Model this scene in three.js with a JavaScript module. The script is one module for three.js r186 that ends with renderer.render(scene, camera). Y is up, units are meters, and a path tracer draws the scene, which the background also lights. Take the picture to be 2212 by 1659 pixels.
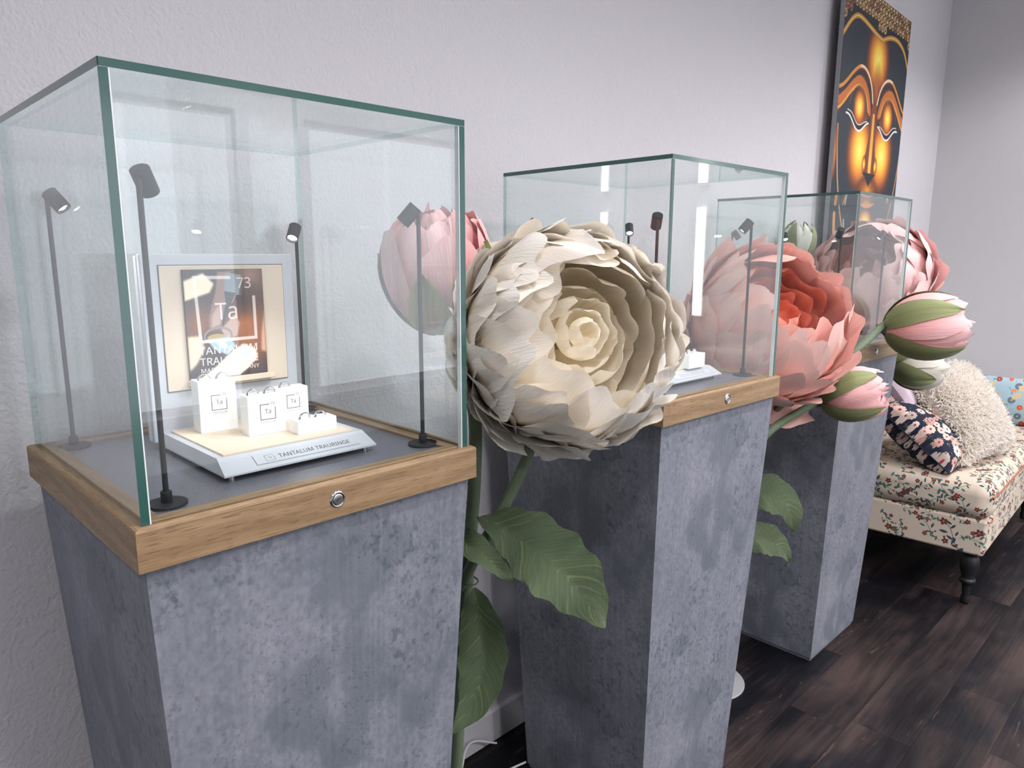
import * as THREE from 'three';
import { RoundedBoxGeometry } from 'three/addons/geometries/RoundedBoxGeometry.js';
import { mergeGeometries, mergeVertices } from 'three/addons/utils/BufferGeometryUtils.js';
import { RectAreaLightUniformsLib } from 'three/addons/lights/RectAreaLightUniformsLib.js';

/* ------------------------------------------------------------------ camera, exposure, lights */
const scene = new THREE.Scene();
scene.background = new THREE.Color(0x20242c);
const camera = new THREE.PerspectiveCamera(56.5, 2212 / 1659, 0.05, 60);
camera.rotation.order = 'YXZ';
camera.position.set(-0.3595, 1.4138, 0.8744);
camera.rotation.set(-0.1803, -0.7718, 0.0026);
const renderer = new THREE.WebGLRenderer({ antialias: true });
renderer.toneMapping = THREE.LinearToneMapping;
renderer.toneMappingExposure = 1.6;
renderer.shadowMap.enabled = true;
RectAreaLightUniformsLib.init();
const LIGHT = {
  down: 7.0, downColor: [1.0, 0.965, 1.0],     // recessed ceiling downlights (candela)
  window: 1.3, windowColor: [0.93, 0.97, 1.06], // daylight through the frosted shop windows (nits)
  strip: 6,                                    // vertical wall lamp
  caseSpot: 0.12,                              // little lamps inside the showcases
};
// x, z of the ceiling downlights
const DOWN = [[-1.1, 1.5, 1.3], [0.4, 0.85, 0.8], [1.65, 0.85, 0.72], [2.9, 0.85, 0.75], [3.9, 1.0, 0.85, 0.25], [0.2, 2.1, 1.15], [1.5, 2.1, 1.15], [2.8, 2.1, 1.05], [4.0, 2.2, 0.8], [0.7, 3.35, 2.2], [2.0, 3.35, 2.2], [3.4, 3.35, 1.4]];
const WALL_Z = -0.527, FAR_X = 4.49, FRONT_Z = 4.0, BACK_X = -2.4, CEIL = 2.95;

/* ------------------------------------------------------------------ helpers */
function rng(a) { return () => { a |= 0; a = (a + 0x6d2b79f5) | 0; let t = Math.imul(a ^ (a >>> 15), 1 | a); t = (t + Math.imul(t ^ (t >>> 7), 61 | t)) ^ t; return ((t ^ (t >>> 14)) >>> 0) / 4294967296; }; }
const V3 = (x, y, z) => new THREE.Vector3(x, y, z);
const lerp = (a, b, t) => a + (b - a) * t, clamp = (x, a = 0, b = 1) => Math.min(b, Math.max(a, x));
const smooth = (a, b, x) => { const t = clamp((x - a) / (b - a)); return t * t * (3 - 2 * t); };
function hash(x, y, s) { let h = Math.imul(x | 0, 374761393) ^ Math.imul(y | 0, 668265263) ^ Math.imul(s | 0, 2147483647 ^ 0x5bd1e995); h = Math.imul(h ^ (h >>> 13), 1274126177); return ((h ^ (h >>> 16)) >>> 0) / 4294967296; }
function pn(x, y, px, py, s) { // periodic value noise
  const xi = Math.floor(x), yi = Math.floor(y), fx = x - xi, fy = y - yi, m = (a, b) => ((a % b) + b) % b;
  const u = fx * fx * (3 - 2 * fx), v = fy * fy * (3 - 2 * fy);
  const a = hash(m(xi, px), m(yi, py), s), b = hash(m(xi + 1, px), m(yi, py), s), c = hash(m(xi, px), m(yi + 1, py), s), d = hash(m(xi + 1, px), m(yi + 1, py), s);
  return lerp(lerp(a, b, u), lerp(c, d, u), v);
}
function fbm(u, v, fx, fy, oct, s) { let a = 0.5, t = 0, n = 0; for (let o = 0; o < oct; o++) { t += a * pn(u * fx, v * fy, fx, fy, s + o * 17); n += a; a *= 0.5; fx *= 2; fy *= 2; } return t / n; }
function dataTex(w, h, f, color, sizeU = 1, sizeV = 1) {
  const d = new Uint8Array(w * h * 4);
  for (let j = 0; j < h; j++) for (let i = 0; i < w; i++) {
    const c = f((i + 0.5) / w, (j + 0.5) / h), k = (j * w + i) * 4;
    if (typeof c === 'number') d[k] = d[k + 1] = d[k + 2] = clamp(c) * 255; else { d[k] = clamp(c[0], 0, 255); d[k + 1] = clamp(c[1], 0, 255); d[k + 2] = clamp(c[2], 0, 255); }
    d[k + 3] = 255;
  }
  const t = new THREE.DataTexture(d, w, h); t.wrapS = t.wrapT = THREE.RepeatWrapping; t.magFilter = THREE.LinearFilter; t.minFilter = THREE.LinearMipmapLinearFilter; t.generateMipmaps = true;
  if (color) t.colorSpace = THREE.SRGBColorSpace;
  t.repeat.set(1 / sizeU, 1 / sizeV); t.needsUpdate = true; return t;
}
function canvasTex(w, h, draw, sizeU, sizeV) {
  const c = document.createElement('canvas'); c.width = w; c.height = h; draw(c.getContext('2d'), w, h);
  const t = new THREE.CanvasTexture(c); t.colorSpace = THREE.SRGBColorSpace; t.wrapS = t.wrapT = THREE.RepeatWrapping;
  if (sizeU) t.repeat.set(1 / sizeU, 1 / sizeV); return t;
}
const mix3 = (a, b, t) => [lerp(a[0], b[0], t), lerp(a[1], b[1], t), lerp(a[2], b[2], t)];
const std = (o) => new THREE.MeshStandardMaterial(o), phys = (o) => new THREE.MeshPhysicalMaterial(o);
const taken = {};
function numbered(n) { const k = (taken[n] = (taken[n] ?? -1) + 1); return k ? `${n}_${String(k).padStart(3, '0')}` : n; }
function shade(o) { o.traverse((m) => { if (m.isMesh) { m.castShadow = true; m.receiveShadow = true; } }); return o; }
function tag(o, label, category, group) { o.userData.label = label; o.userData.category = category; if (group) o.userData.group = group; return o; }
function thing(name, label, category, pos = [0, 0, 0], turn = 0, group) {
  const o = new THREE.Group(); o.name = numbered(name); o.position.set(...pos); o.rotation.y = turn; scene.add(o); return tag(o, label, category, group);
}
function part(parent, name, geo, mat, label) { const m = new THREE.Mesh(geo, mat); m.name = name; m.castShadow = m.receiveShadow = true; parent.add(m); if (label) m.userData.label = label; return m; }
function struct(name, geo, mat) { const m = geo ? new THREE.Mesh(geo, mat) : new THREE.Group(); m.name = name; m.castShadow = m.receiveShadow = true; m.userData.kind = 'structure'; scene.add(m); return m; }
function copyOf(src, label, pos, turn) { const c = src.clone(); c.userData = { ...src.userData, label }; c.name = numbered(src.name.replace(/_\d{3}$/, '')); if (pos) c.position.set(...pos); if (turn !== undefined) c.rotation.y = turn; scene.add(c); return c; }
// planar uv in metres by dominant normal
function meterUV(g, ou = 0, ov = 0, turn = false) {
  const q = g.index ? g.toNonIndexed() : g; const p = q.attributes.position, n = q.attributes.normal, uv = new Float32Array(p.count * 2);
  for (let f = 0; f < p.count; f += 3) {
    const nx = Math.abs(n.getX(f) + n.getX(f + 1) + n.getX(f + 2)), ny = Math.abs(n.getY(f) + n.getY(f + 1) + n.getY(f + 2)), nz = Math.abs(n.getZ(f) + n.getZ(f + 1) + n.getZ(f + 2));
    for (let k = f; k < f + 3; k++) {
      let a, b; if (nx >= ny && nx >= nz) { a = p.getZ(k); b = p.getY(k); } else if (ny >= nz) { a = p.getX(k); b = p.getZ(k); } else { a = p.getX(k); b = p.getY(k); }
      if (turn) [a, b] = [b, a];
      uv[k * 2] = a + ou; uv[k * 2 + 1] = b + ov;
    }
  }
  q.setAttribute('uv', new THREE.BufferAttribute(uv, 2)); return q;
}
const box = (w, h, d, x = 0, y = 0, z = 0) => meterUV(new THREE.BoxGeometry(w, h, d).translate(x, y, z));
const rbox = (w, h, d, r, x = 0, y = 0, z = 0, seg = 2) => meterUV(new RoundedBoxGeometry(w, h, d, seg, r).translate(x, y, z));
// a solid from eight corners: bottom ring a b c d, top ring e f g h (counter-clockwise seen from above)
function hexa(c, ou = 0, ov = 0) {
  const F = [[3, 2, 1, 0], [4, 5, 6, 7], [0, 1, 5, 4], [1, 2, 6, 5], [2, 3, 7, 6], [3, 0, 4, 7]], v = [];
  for (const [a, b, cc, d] of F) for (const k of [a, b, cc, a, cc, d]) v.push(...c[k]);
  const g = new THREE.BufferGeometry(); g.setAttribute('position', new THREE.Float32BufferAttribute(v, 3)); g.computeVertexNormals(); return meterUV(g, ou, ov);
}
function strip(n, m, f, closed = false) { // grid surface f(u,v) -> {p:[x,y,z], uv:[a,b], c:[r,g,b]}
  const P = [], U = [], C = [], I = []; let col = false;
  for (let j = 0; j <= m; j++) for (let i = 0; i <= n; i++) { const q = f(i / n, j / m); P.push(...q.p); U.push(...(q.uv || [i / n, j / m])); if (q.c) { C.push(...q.c); col = true; } }
  for (let j = 0; j < m; j++) for (let i = 0; i < n; i++) { const a = j * (n + 1) + i; I.push(a, a + 1, a + n + 2, a, a + n + 2, a + n + 1); }
  const g = new THREE.BufferGeometry(); g.setAttribute('position', new THREE.Float32BufferAttribute(P, 3)); g.setAttribute('uv', new THREE.Float32BufferAttribute(U, 2)); if (col) g.setAttribute('color', new THREE.Float32BufferAttribute(C, 3));
  g.setIndex(I); g.computeVertexNormals(); return g;
}
function tube(points, r0, r1 = r0, seg = 40, rad = 10) {
  const c = new THREE.CatmullRomCurve3(points.map((p) => V3(...p))), fr = c.computeFrenetFrames(seg, false);
  return strip(rad, seg, (u, v) => { const k = Math.round(v * seg), p = c.getPointAt(v), a = u * Math.PI * 2, r = lerp(r0, r1, v), n = fr.normals[k], b = fr.binormals[k]; return { p: [p.x + r * (Math.cos(a) * n.x + Math.sin(a) * b.x), p.y + r * (Math.cos(a) * n.y + Math.sin(a) * b.y), p.z + r * (Math.cos(a) * n.z + Math.sin(a) * b.z)], uv: [u * 0.06, v * 0.8] }; });
}
const lathe = (pts, seg = 32) => new THREE.LatheGeometry(pts.map((p) => new THREE.Vector2(...p)), seg);
const cyl = (r0, r1, h, x = 0, y = 0, z = 0, seg = 32) => new THREE.CylinderGeometry(r0, r1, h, seg).translate(x, y, z);

/* ------------------------------------------------------------------ textures */
const plasterBump = dataTex(1024, 1024, (u, v) => { // stucco: trowelled ridges and grains
  const w = fbm(u, v, 18, 18, 3, 5) * 0.9, a = fbm(u + w * 0.02, v - w * 0.03, 60, 44, 3, 9), r = 1 - Math.abs(a - 0.5) * 2.6;
  return 0.35 * clamp(r) + 0.35 * fbm(u, v, 110, 90, 2, 21) + 0.3 * fbm(u, v, 26, 22, 2, 31);
}, false, 0.55, 0.55);
const concreteMap = dataTex(1536, 1536, (u, v) => {
  const cloud = fbm(u, v, 4, 3, 4, 11), mid = fbm(u, v, 13, 9, 4, 23), fine = fbm(u, v, 120, 90, 3, 37), streak = fbm(u, v, 150, 5, 2, 53), zone = smooth(0.44, 0.66, fbm(u, v, 5, 4, 4, 41));
  const w = 0.02 * (fbm(u, v, 30, 30, 3, 45) - 0.5), scuff = smooth(0.56, 0.76, fbm(u + w, v - w, 84, 70, 5, 61)) * zone, pit = smooth(0.71, 0.76, fbm(u, v, 190, 170, 2, 67)) * smooth(0.4, 0.6, mid), stain = smooth(0.56, 0.72, fbm(u + w, v, 9, 7, 5, 47));
  const hair = smooth(0.985, 1.0, 1 - Math.abs(fbm(u + 0.02 * mid, v, 16, 3, 3, 91) - 0.5) * 2.2) * smooth(0.55, 0.7, fbm(u, v, 8, 8, 2, 95));
  const k = 0.66 + 0.16 * (cloud - 0.5) + 0.14 * (mid - 0.5) + 0.2 * (fine - 0.5) + 0.1 * (streak - 0.5) - 0.13 * stain * (0.4 + fine) - 0.17 * scuff - 0.12 * pit - 0.07 * hair;
  return mix3([84, 96, 104], [182, 182, 194], clamp((k - 0.28) / 0.6));
}, true, 0.7, 0.7);
const concreteBump = dataTex(512, 512, (u, v) => 0.6 * fbm(u, v, 60, 50, 3, 71) + 0.4 * fbm(u, v, 9, 8, 3, 73), false, 0.5, 0.5);
function oakColor(u, v) { // grain runs along u
  const w = 0.06 * (fbm(u, v, 3, 5, 4, 83) - 0.5), ring = fbm(u, v + w, 3, 26, 3, 89), cath = 0.5 + 0.5 * Math.sin((v * 9 + 2.6 * fbm(u, v, 2, 3, 3, 97) + 0.3 * Math.sin(u * 6.283)) * 6.283), pore = smooth(0.6, 0.78, fbm(u, v, 26, 260, 2, 101));
  const t = 0.1 + 0.45 * ring + 0.25 * cath + 0.25 * fbm(u, v, 12, 150, 2, 103); return mix3(mix3([140, 110, 78], [206, 174, 136], t), [116, 88, 60], 0.5 * pore);
}
const oakMap = dataTex(1024, 512, oakColor, true, 0.55, 0.22);
const oakMapV = dataTex(512, 1024, (u, v) => oakColor(v, u), true, 0.22, 0.55);
const deckMap = dataTex(256, 256, (u, v) => { const k = fbm(u, v, 90, 90, 2, 107); return mix3([90, 91, 100], [110, 111, 121], k); }, true, 0.2, 0.2);
const plankMap = dataTex(1024, 1024, (u, v) => { // grain along u, four boards of tone across v come from the plank's own uv offset
  const w = 0.05 * (fbm(u, v, 4, 6, 3, 113) - 0.5), g1 = fbm(u, v + w, 5, 70, 4, 127), g2 = fbm(u, v + w, 16, 220, 2, 131), blotch = fbm(u, v, 7, 11, 4, 137), scr = smooth(0.74, 0.86, fbm(u, v + w * 2, 40, 160, 2, 139)) * smooth(0.5, 0.66, fbm(u, v, 6, 14, 3, 149));
  let c = mix3([12, 11, 15], [74, 61, 55], clamp(0.5 * g1 + 0.3 * g2 + 2.2 * (blotch - 0.48)));
  c = mix3(c, [15, 17, 26], 0.75 * smooth(0.5, 0.7, fbm(u, v, 9, 7, 4, 151))); return mix3(c, [122, 92, 70], 0.6 * scr);
}, true, 2.4, 1.3);
const plankBump = dataTex(512, 512, (u, v) => fbm(u, v, 6, 90, 4, 157) * 0.7 + 0.3 * fbm(u, v, 14, 30, 3, 163), false, 1.2, 0.65);
const crepeBump = dataTex(512, 256, (u, v) => 0.6 * fbm(u + 0.01 * fbm(u, v, 4, 6, 2, 1), v, 70, 5, 2, 167) + 0.4 * fbm(u, v, 140, 14, 2, 173), false, 0.12, 0.16);
const leafMap = dataTex(512, 512, (u, v) => { const a = fbm(u, v, 40, 4, 3, 179), b = fbm(u, v, 110, 8, 2, 181), hi = smooth(0.62, 0.8, fbm(u, v, 26, 3, 3, 191)); return mix3(mix3([54, 72, 50], [92, 108, 74], 0.6 * a + 0.4 * b), [140, 146, 104], 0.45 * hi); }, true, 0.16, 0.3);

/* ------------------------------------------------------------------ materials */
const M = {
  wall: std({ color: new THREE.Color(0.60, 0.587, 0.607), roughness: 0.92, bumpMap: plasterBump, bumpScale: 0.0023 }),
  wallPlain: std({ color: new THREE.Color(0.6, 0.6, 0.615), roughness: 0.95 }),
  wallFront: std({ color: new THREE.Color(0.56, 0.555, 0.57), roughness: 0.95 }),
  wallBlue: std({ color: new THREE.Color(0.50, 0.56, 0.6), roughness: 0.95 }),
  ceiling: std({ color: new THREE.Color(0.8, 0.8, 0.8), roughness: 0.95 }),
  skirting: std({ color: new THREE.Color(0.62, 0.61, 0.62), roughness: 0.45 }),
  concrete: std({ map: concreteMap, color: new THREE.Color(0.62, 0.615, 0.615), roughness: 0.55, bumpMap: concreteBump, bumpScale: 0.0006 }),
  plinth: std({ color: new THREE.Color(0.12, 0.13, 0.15), roughness: 0.6 }),
  oak: std({ map: oakMap, color: new THREE.Color(0.60, 0.59, 0.545), roughness: 0.5 }), oakV: std({ map: oakMapV, color: new THREE.Color(0.60, 0.59, 0.545), roughness: 0.5 }),
  deck: std({ map: deckMap, roughness: 0.38 }),
  black: std({ color: new THREE.Color(0.007, 0.008, 0.011), roughness: 0.62 }),
  chrome: std({ color: new THREE.Color(0.62, 0.6, 0.58), metalness: 1, roughness: 0.16 }),
  darkMetal: std({ color: new THREE.Color(0.03, 0.03, 0.035), metalness: 0.6, roughness: 0.35 }),
  pane: phys({ color: new THREE.Color(0.965, 0.985, 0.98), transmission: 1, thickness: 0, roughness: 0, ior: 1.5 }),
  edge: phys({ color: new THREE.Color(0.022, 0.085, 0.07), roughness: 0.2, clearcoat: 0.5, clearcoatRoughness: 0.1 }),
  edgeFaint: phys({ color: new THREE.Color(0.74, 0.83, 0.81), transmission: 1, thickness: 0, roughness: 0.05, ior: 1.5 }),
  seal: phys({ color: new THREE.Color(0.75, 0.78, 0.78), roughness: 0.2 }),
  silver: std({ color: new THREE.Color(0.5, 0.515, 0.56), roughness: 0.42 }),
  silverEdge: std({ color: new THREE.Color(0.75, 0.76, 0.78), roughness: 0.3, metalness: 0.3 }),
  cream: std({ color: new THREE.Color(0.66, 0.55, 0.44), roughness: 0.8 }),
  white: std({ color: new THREE.Color(0.86, 0.86, 0.86), roughness: 0.6 }),
  ring: std({ color: new THREE.Color(0.72, 0.73, 0.75), metalness: 1, roughness: 0.14 }),
  plank: phys({ specularIntensity: 0.45, map: plankMap, roughness: 0.5, bumpMap: plankBump, bumpScale: 0.0008, vertexColors: true, color: new THREE.Color(0.42, 0.42, 0.47) }),
  subfloor: std({ color: new THREE.Color(0.012, 0.01, 0.01), roughness: 0.7 }),
  disc: std({ color: new THREE.Color(0.26, 0.26, 0.265), roughness: 0.5 }),
  stem: std({ color: new THREE.Color(0.105, 0.14, 0.082), roughness: 0.7, bumpMap: crepeBump, bumpScale: 0.0006 }),
  leaf: phys({ map: leafMap, color: new THREE.Color(0.8, 0.8, 0.7), roughness: 0.8, side: THREE.DoubleSide, bumpMap: crepeBump, bumpScale: 0.0006, transmission: 0.15, thickness: 0 }),
  petal: phys({ color: 0xffffff, vertexColors: true, roughness: 0.85, side: THREE.DoubleSide, bumpMap: crepeBump, bumpScale: 0.0012, transmission: 0.12, thickness: 0 }),
  petalInner: phys({ color: 0xffffff, vertexColors: true, roughness: 0.85, side: THREE.DoubleSide, bumpMap: crepeBump, bumpScale: 0.0009, transmission: 0.6, thickness: 0 }),
  cable: std({ color: new THREE.Color(0.75, 0.74, 0.74), roughness: 0.5 }),
  lampGlow: std({ color: 0x111111, emissive: new THREE.Color(1, 0.97, 0.92), emissiveIntensity: 12 }),
};

/* ------------------------------------------------------------------ the room */
{
  const wl = FAR_X - BACK_X, cx = (FAR_X + BACK_X) / 2, zl = FRONT_Z - WALL_Z, cz = (FRONT_Z + WALL_Z) / 2;
  struct('wall_left', box(wl + 0.4, CEIL + 0.2, 0.16, cx, CEIL / 2, WALL_Z - 0.08), M.wall);
  struct('wall_far', box(0.16, CEIL + 0.2, zl + 0.02, FAR_X + 0.08, CEIL / 2, cz), M.wallPlain);
  struct('wall_back', box(0.16, CEIL + 0.2, zl + 0.02, BACK_X - 0.08, CEIL / 2, cz), M.wallBlue);
  struct('ceiling', box(wl + 0.4, 0.15, zl + 0.4, cx, CEIL + 0.075, cz), M.ceiling);
  // front wall with two shop windows
  const wins = [[0.5, 1.9], [2.4, 3.9]], y0 = 0.35, y1 = 2.35, g = [];
  let x = BACK_X - 0.2;
  for (const [a, b] of wins) { g.push(box(a - x, CEIL + 0.2, 0.16, (a + x) / 2, CEIL / 2, FRONT_Z + 0.08)); g.push(box(b - a, y0 + 0.1, 0.16, (a + b) / 2, (y0 - 0.1) / 2, FRONT_Z + 0.08)); g.push(box(b - a, CEIL + 0.1 - y1, 0.16, (a + b) / 2, (CEIL + 0.1 + y1) / 2, FRONT_Z + 0.08)); x = b; }
  g.push(box(FAR_X + 0.2 - x, CEIL + 0.2, 0.16, (FAR_X + 0.2 + x) / 2, CEIL / 2, FRONT_Z + 0.08));
  struct('wall_front', mergeGeometries(g), M.wallFront);
  wins.forEach(([a, b], i) => {
    const w = struct('window_' + (i + 1)), W = b - a, H = y1 - y0; w.position.set((a + b) / 2, (y0 + y1) / 2, FRONT_Z + 0.08);
    const fr = []; for (const s of [-1, 1]) { fr.push(box(0.06, H, 0.07, s * (W / 2 - 0.03), 0, 0)); fr.push(box(W - 0.12, 0.06, 0.07, 0, s * (H / 2 - 0.03), 0)); } fr.push(box(0.05, H - 0.12, 0.06, 0, 0, 0));
    part(w, 'window_frame', mergeGeometries(fr), M.skirting);
    part(w, 'frosted_pane', box(W - 0.12, H - 0.12, 0.012, 0, 0, 0), std({ color: 0x222222, roughness: 0.4, emissive: new THREE.Color(...LIGHT.windowColor), emissiveIntensity: LIGHT.window * 0.3 }));
    const r = new THREE.RectAreaLight(new THREE.Color(...LIGHT.windowColor), LIGHT.window, W - 0.12, H - 0.12); r.position.set((a + b) / 2, (y0 + y1) / 2, FRONT_Z + 0.03); r.rotation.y = 0; scene.add(r); // faces -z, into the room
  });
  // skirting boards with a rounded top
  const prof = (len) => { const s = new THREE.Shape(); s.moveTo(0, 0); s.lineTo(0.015, 0); s.lineTo(0.015, 0.092); s.absarc(0.006, 0.092, 0.009, 0, Math.PI / 2); s.lineTo(0, 0.101); s.closePath(); return new THREE.ExtrudeGeometry(s, { depth: len, bevelEnabled: false, curveSegments: 6 }); };
  const bl = struct('baseboard_left', prof(wl), M.skirting); bl.rotation.y = -Math.PI / 2; bl.position.set(FAR_X, 0, WALL_Z); bl.rotation.y = -Math.PI / 2;
  const bf = struct('baseboard_far', prof(zl), M.skirting); bf.rotation.y = Math.PI; bf.position.set(FAR_X, 0, FRONT_Z);
  // floor: dark boards laid along the wall, the rest of the room a plain bed
  const fl = struct('floor', box(wl + 0.4, 0.12, zl + 0.4, cx, -0.07, cz), M.subfloor);
  const R = rng(7), pw = 0.167, pl = 1.22;
  for (let r = 0; r < 25; r++) {
    const z0 = 0.019 + (r - 3) * pw; let x0 = BACK_X + 0.01 - R() * pl * 0.9; if (r === 3) x0 = 1.713 - 4 * pl;
    while (x0 < FAR_X - 0.01) {
      const a = Math.max(x0, BACK_X + 0.004), b = Math.min(x0 + pl, FAR_X - 0.004); x0 += pl;
      if (b - a < 0.05) { R(); continue; }
      const gg = new THREE.BoxGeometry(b - a - 0.0007, 0.0095, pw - 0.0007).translate((a + b) / 2, -0.00525, z0 + pw / 2); const q = meterUV(gg, R() * 2.4, R() * 1.3);
      const t = 1.15 + 0.4 * R(), wm = 0.97 + 0.08 * R(), cc = new Float32Array(q.attributes.position.count * 3); for (let k = 0; k < cc.length; k += 3) { cc[k] = t * wm; cc[k + 1] = t; cc[k + 2] = t / wm; }
      q.setAttribute('color', new THREE.BufferAttribute(cc, 3)); part(fl, 'plank', q, M.plank);
    }
  }
  // recessed downlights
  DOWN.forEach(([dx, dz, pw, pen = 0.7], i) => {
    const t = thing('ceiling_downlight', 'round recessed white downlight in the ceiling', 'ceiling light', [dx, CEIL, dz], 0, 'recessed ceiling downlights');
    part(t, 'trim_ring', lathe([[0.06, -0.002], [0.076, -0.006], [0.078, -0.003], [0.078, 0], [0.06, 0]], 24), M.white);
    part(t, 'lens', cyl(0.06, 0.06, 0.003, 0, -0.0022, 0, 24), std({ color: 0x222222, emissive: new THREE.Color(...LIGHT.downColor), emissiveIntensity: 12 }));
    const s = new THREE.SpotLight(new THREE.Color(...LIGHT.downColor), LIGHT.down * pw, 0, 1.31, pen, 2); s.position.set(dx, CEIL - 0.02, dz); s.target.position.set(dx, 0, dz); s.castShadow = true; s.shadow.radius = 6; scene.add(s, s.target);
  });
  // vertical strip lamp on the far wall, seen as a reflection in the glass
  const sl = thing('wall_lamp', 'tall narrow vertical strip lamp on the far wall', 'wall lamp', [FAR_X, 0, 2.305]);
  for (const [a, b] of [[0.95, 1.76], [1.94, 2.5]]) {
    part(sl, 'housing', rbox(0.03, b - a + 0.03, 0.085, 0.008, -0.015, (a + b) / 2, 0), M.white);
    part(sl, 'diffuser', rbox(0.012, b - a, 0.062, 0.004, -0.033, (a + b) / 2, 0), std({ color: 0x222222, emissive: new THREE.Color(0.95, 0.98, 1), emissiveIntensity: LIGHT.strip * 0.6 }));
    const r = new THREE.RectAreaLight(new THREE.Color(0.95, 0.98, 1), LIGHT.strip, 0.062, b - a); r.position.set(FAR_X - 0.042, (a + b) / 2, 2.305); r.rotation.y = Math.PI / 2; scene.add(r);
  }
}

/* ------------------------------------------------------------------ showcases */
const W = 0.5, YB = 1.0659, YT = 1.1163, YG = 1.6041, DECK = 1.1123;
const CASES = [{ x: -0.1447, z: 0.06, r: 0.0147 }, { x: 0.8527, z: 0.0765, r: -0.0134 }, { x: 1.945, z: 0.0167, r: 0.0002 }].map((c) => ({ cx: c.x + W / 2, cz: c.z - 0.25, r: c.r }));
const ORD = ['nearest', 'middle', 'farthest'];
function local(i, x, y, z) { const c = CASES[i], ct = Math.cos(c.r), st = Math.sin(c.r); return [c.cx + x * ct + z * st, y, c.cz - x * st + z * ct]; }

function makeCase() {
  const t = new THREE.Group(), T = 0.25 - 0.0098, B = 0.25 - 0.0585, y0 = 0.012, th = 0.018;
  const corner = (sx, sz, top, inx = 0, inz = 0) => { const k = top ? T : B; return [sx * (k - inx), top ? YB + 0.002 : y0, sz * (k - inz)]; };
  const slab = (a, b, c, d) => hexa([a(0), b(0), c(0), d(0), a(1), b(1), c(1), d(1)]);
  // front and back panels cover the ends of the side panels
  for (const s of [1, -1]) {
    const L = (k) => corner(-1, s, k), R = (k) => corner(1, s, k), Ri = (k) => corner(1, s, k, 0, th), Li = (k) => corner(-1, s, k, 0, th);
    part(t, s > 0 ? 'front_panel' : 'back_panel', s > 0 ? slab(L, R, Ri, Li) : slab(Li, Ri, R, L), M.concrete);
    const f = (k) => corner(s, 1, k, 0, th + 0.0003), b = (k) => corner(s, -1, k, 0, th + 0.0003), fi = (k) => corner(s, 1, k, th, th + 0.0003), bi = (k) => corner(s, -1, k, th, th + 0.0003);
    part(t, 'side_panel', s > 0 ? slab(fi, f, b, bi) : slab(f, fi, bi, b), M.concrete);
  }
  part(t, 'plinth', box(B * 2 - 0.008, 0.013, B * 2 - 0.008, 0, 0.0065, 0), M.plinth);
  // oak rails, mitred, with the groove that carries the glass
  const g0 = 0.0098, g1 = 0.0196, rw = 0.037, h = YT;
  const prof = [[0, YB], [0, h - 0.004], [0.0012, h - 0.0012], [0.004, h], [g0 - 0.0006, h], [g0, h - 0.001], [g0, h - 0.006], [g1, h - 0.006], [g1, h - 0.001], [g1 + 0.0006, h], [rw - 0.001, h], [rw, h - 0.001], [rw, YB]];
  const rail = () => { // along x, outer face towards +z at z = 0.25
    const v = [], n = prof.length, P = (k, s) => [s * (0.25 - prof[k][0] - 0.0003), prof[k][1], 0.25 - prof[k][0]];
    for (let k = 0; k < n; k++) { const a = P(k, -1), b = P(k, 1), c = P((k + 1) % n, 1), d = P((k + 1) % n, -1); v.push(...a, ...b, ...c, ...a, ...c, ...d); }
    const tri = THREE.ShapeUtils.triangulateShape(prof.map((p) => new THREE.Vector2(...p)), []);
    for (const s of [-1, 1]) for (const [a, b, c] of tri) v.push(...P(a, s), ...(s > 0 ? [...P(b, s), ...P(c, s)] : [...P(c, s), ...P(b, s)]));
    const g = new THREE.BufferGeometry(); g.setAttribute('position', new THREE.Float32BufferAttribute(v, 3)); g.computeVertexNormals(); return g;
  };
  [['front_rail', 0], ['side_rail', Math.PI / 2], ['back_rail', Math.PI], ['side_rail', -Math.PI / 2]].forEach(([n, a], k) => { const g = meterUV(rail(), 0.13 * k, 0.05 * k); g.rotateY(a); part(t, n, g, M.oak); });
  part(t, 'deck', rbox(0.5 - 2 * rw - 0.0006, 0.03, 0.5 - 2 * rw - 0.0006, 0.001, 0, DECK - 0.015, 0), M.deck);
  const lock = part(t, 'lock', lathe([[0, 0.0022], [0.0062, 0.0022], [0.0078, 0.0016], [0.0082, 0.0004], [0.0084, 0.0004], [0.0088, 0.0024], [0.0105, 0.0018], [0.0118, 0.0002], [0.0118, 0], [0, 0]], 40).rotateX(Math.PI / 2), M.chrome, 'round chrome lock'); lock.position.set(0, (YB + YT) / 2, 0.25);
  const ks = part(lock, 'keyhole', rbox(0.0075, 0.0018, 0.001, 0.0004, 0, 0, 0.0022), M.black); ks.rotation.z = 0.35;
  part(lock, 'shadow_ring', new THREE.TorusGeometry(0.0083, 0.0005, 6, 40).translate(0, 0, 0.0012), M.darkMetal);
  return t;
}
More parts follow.
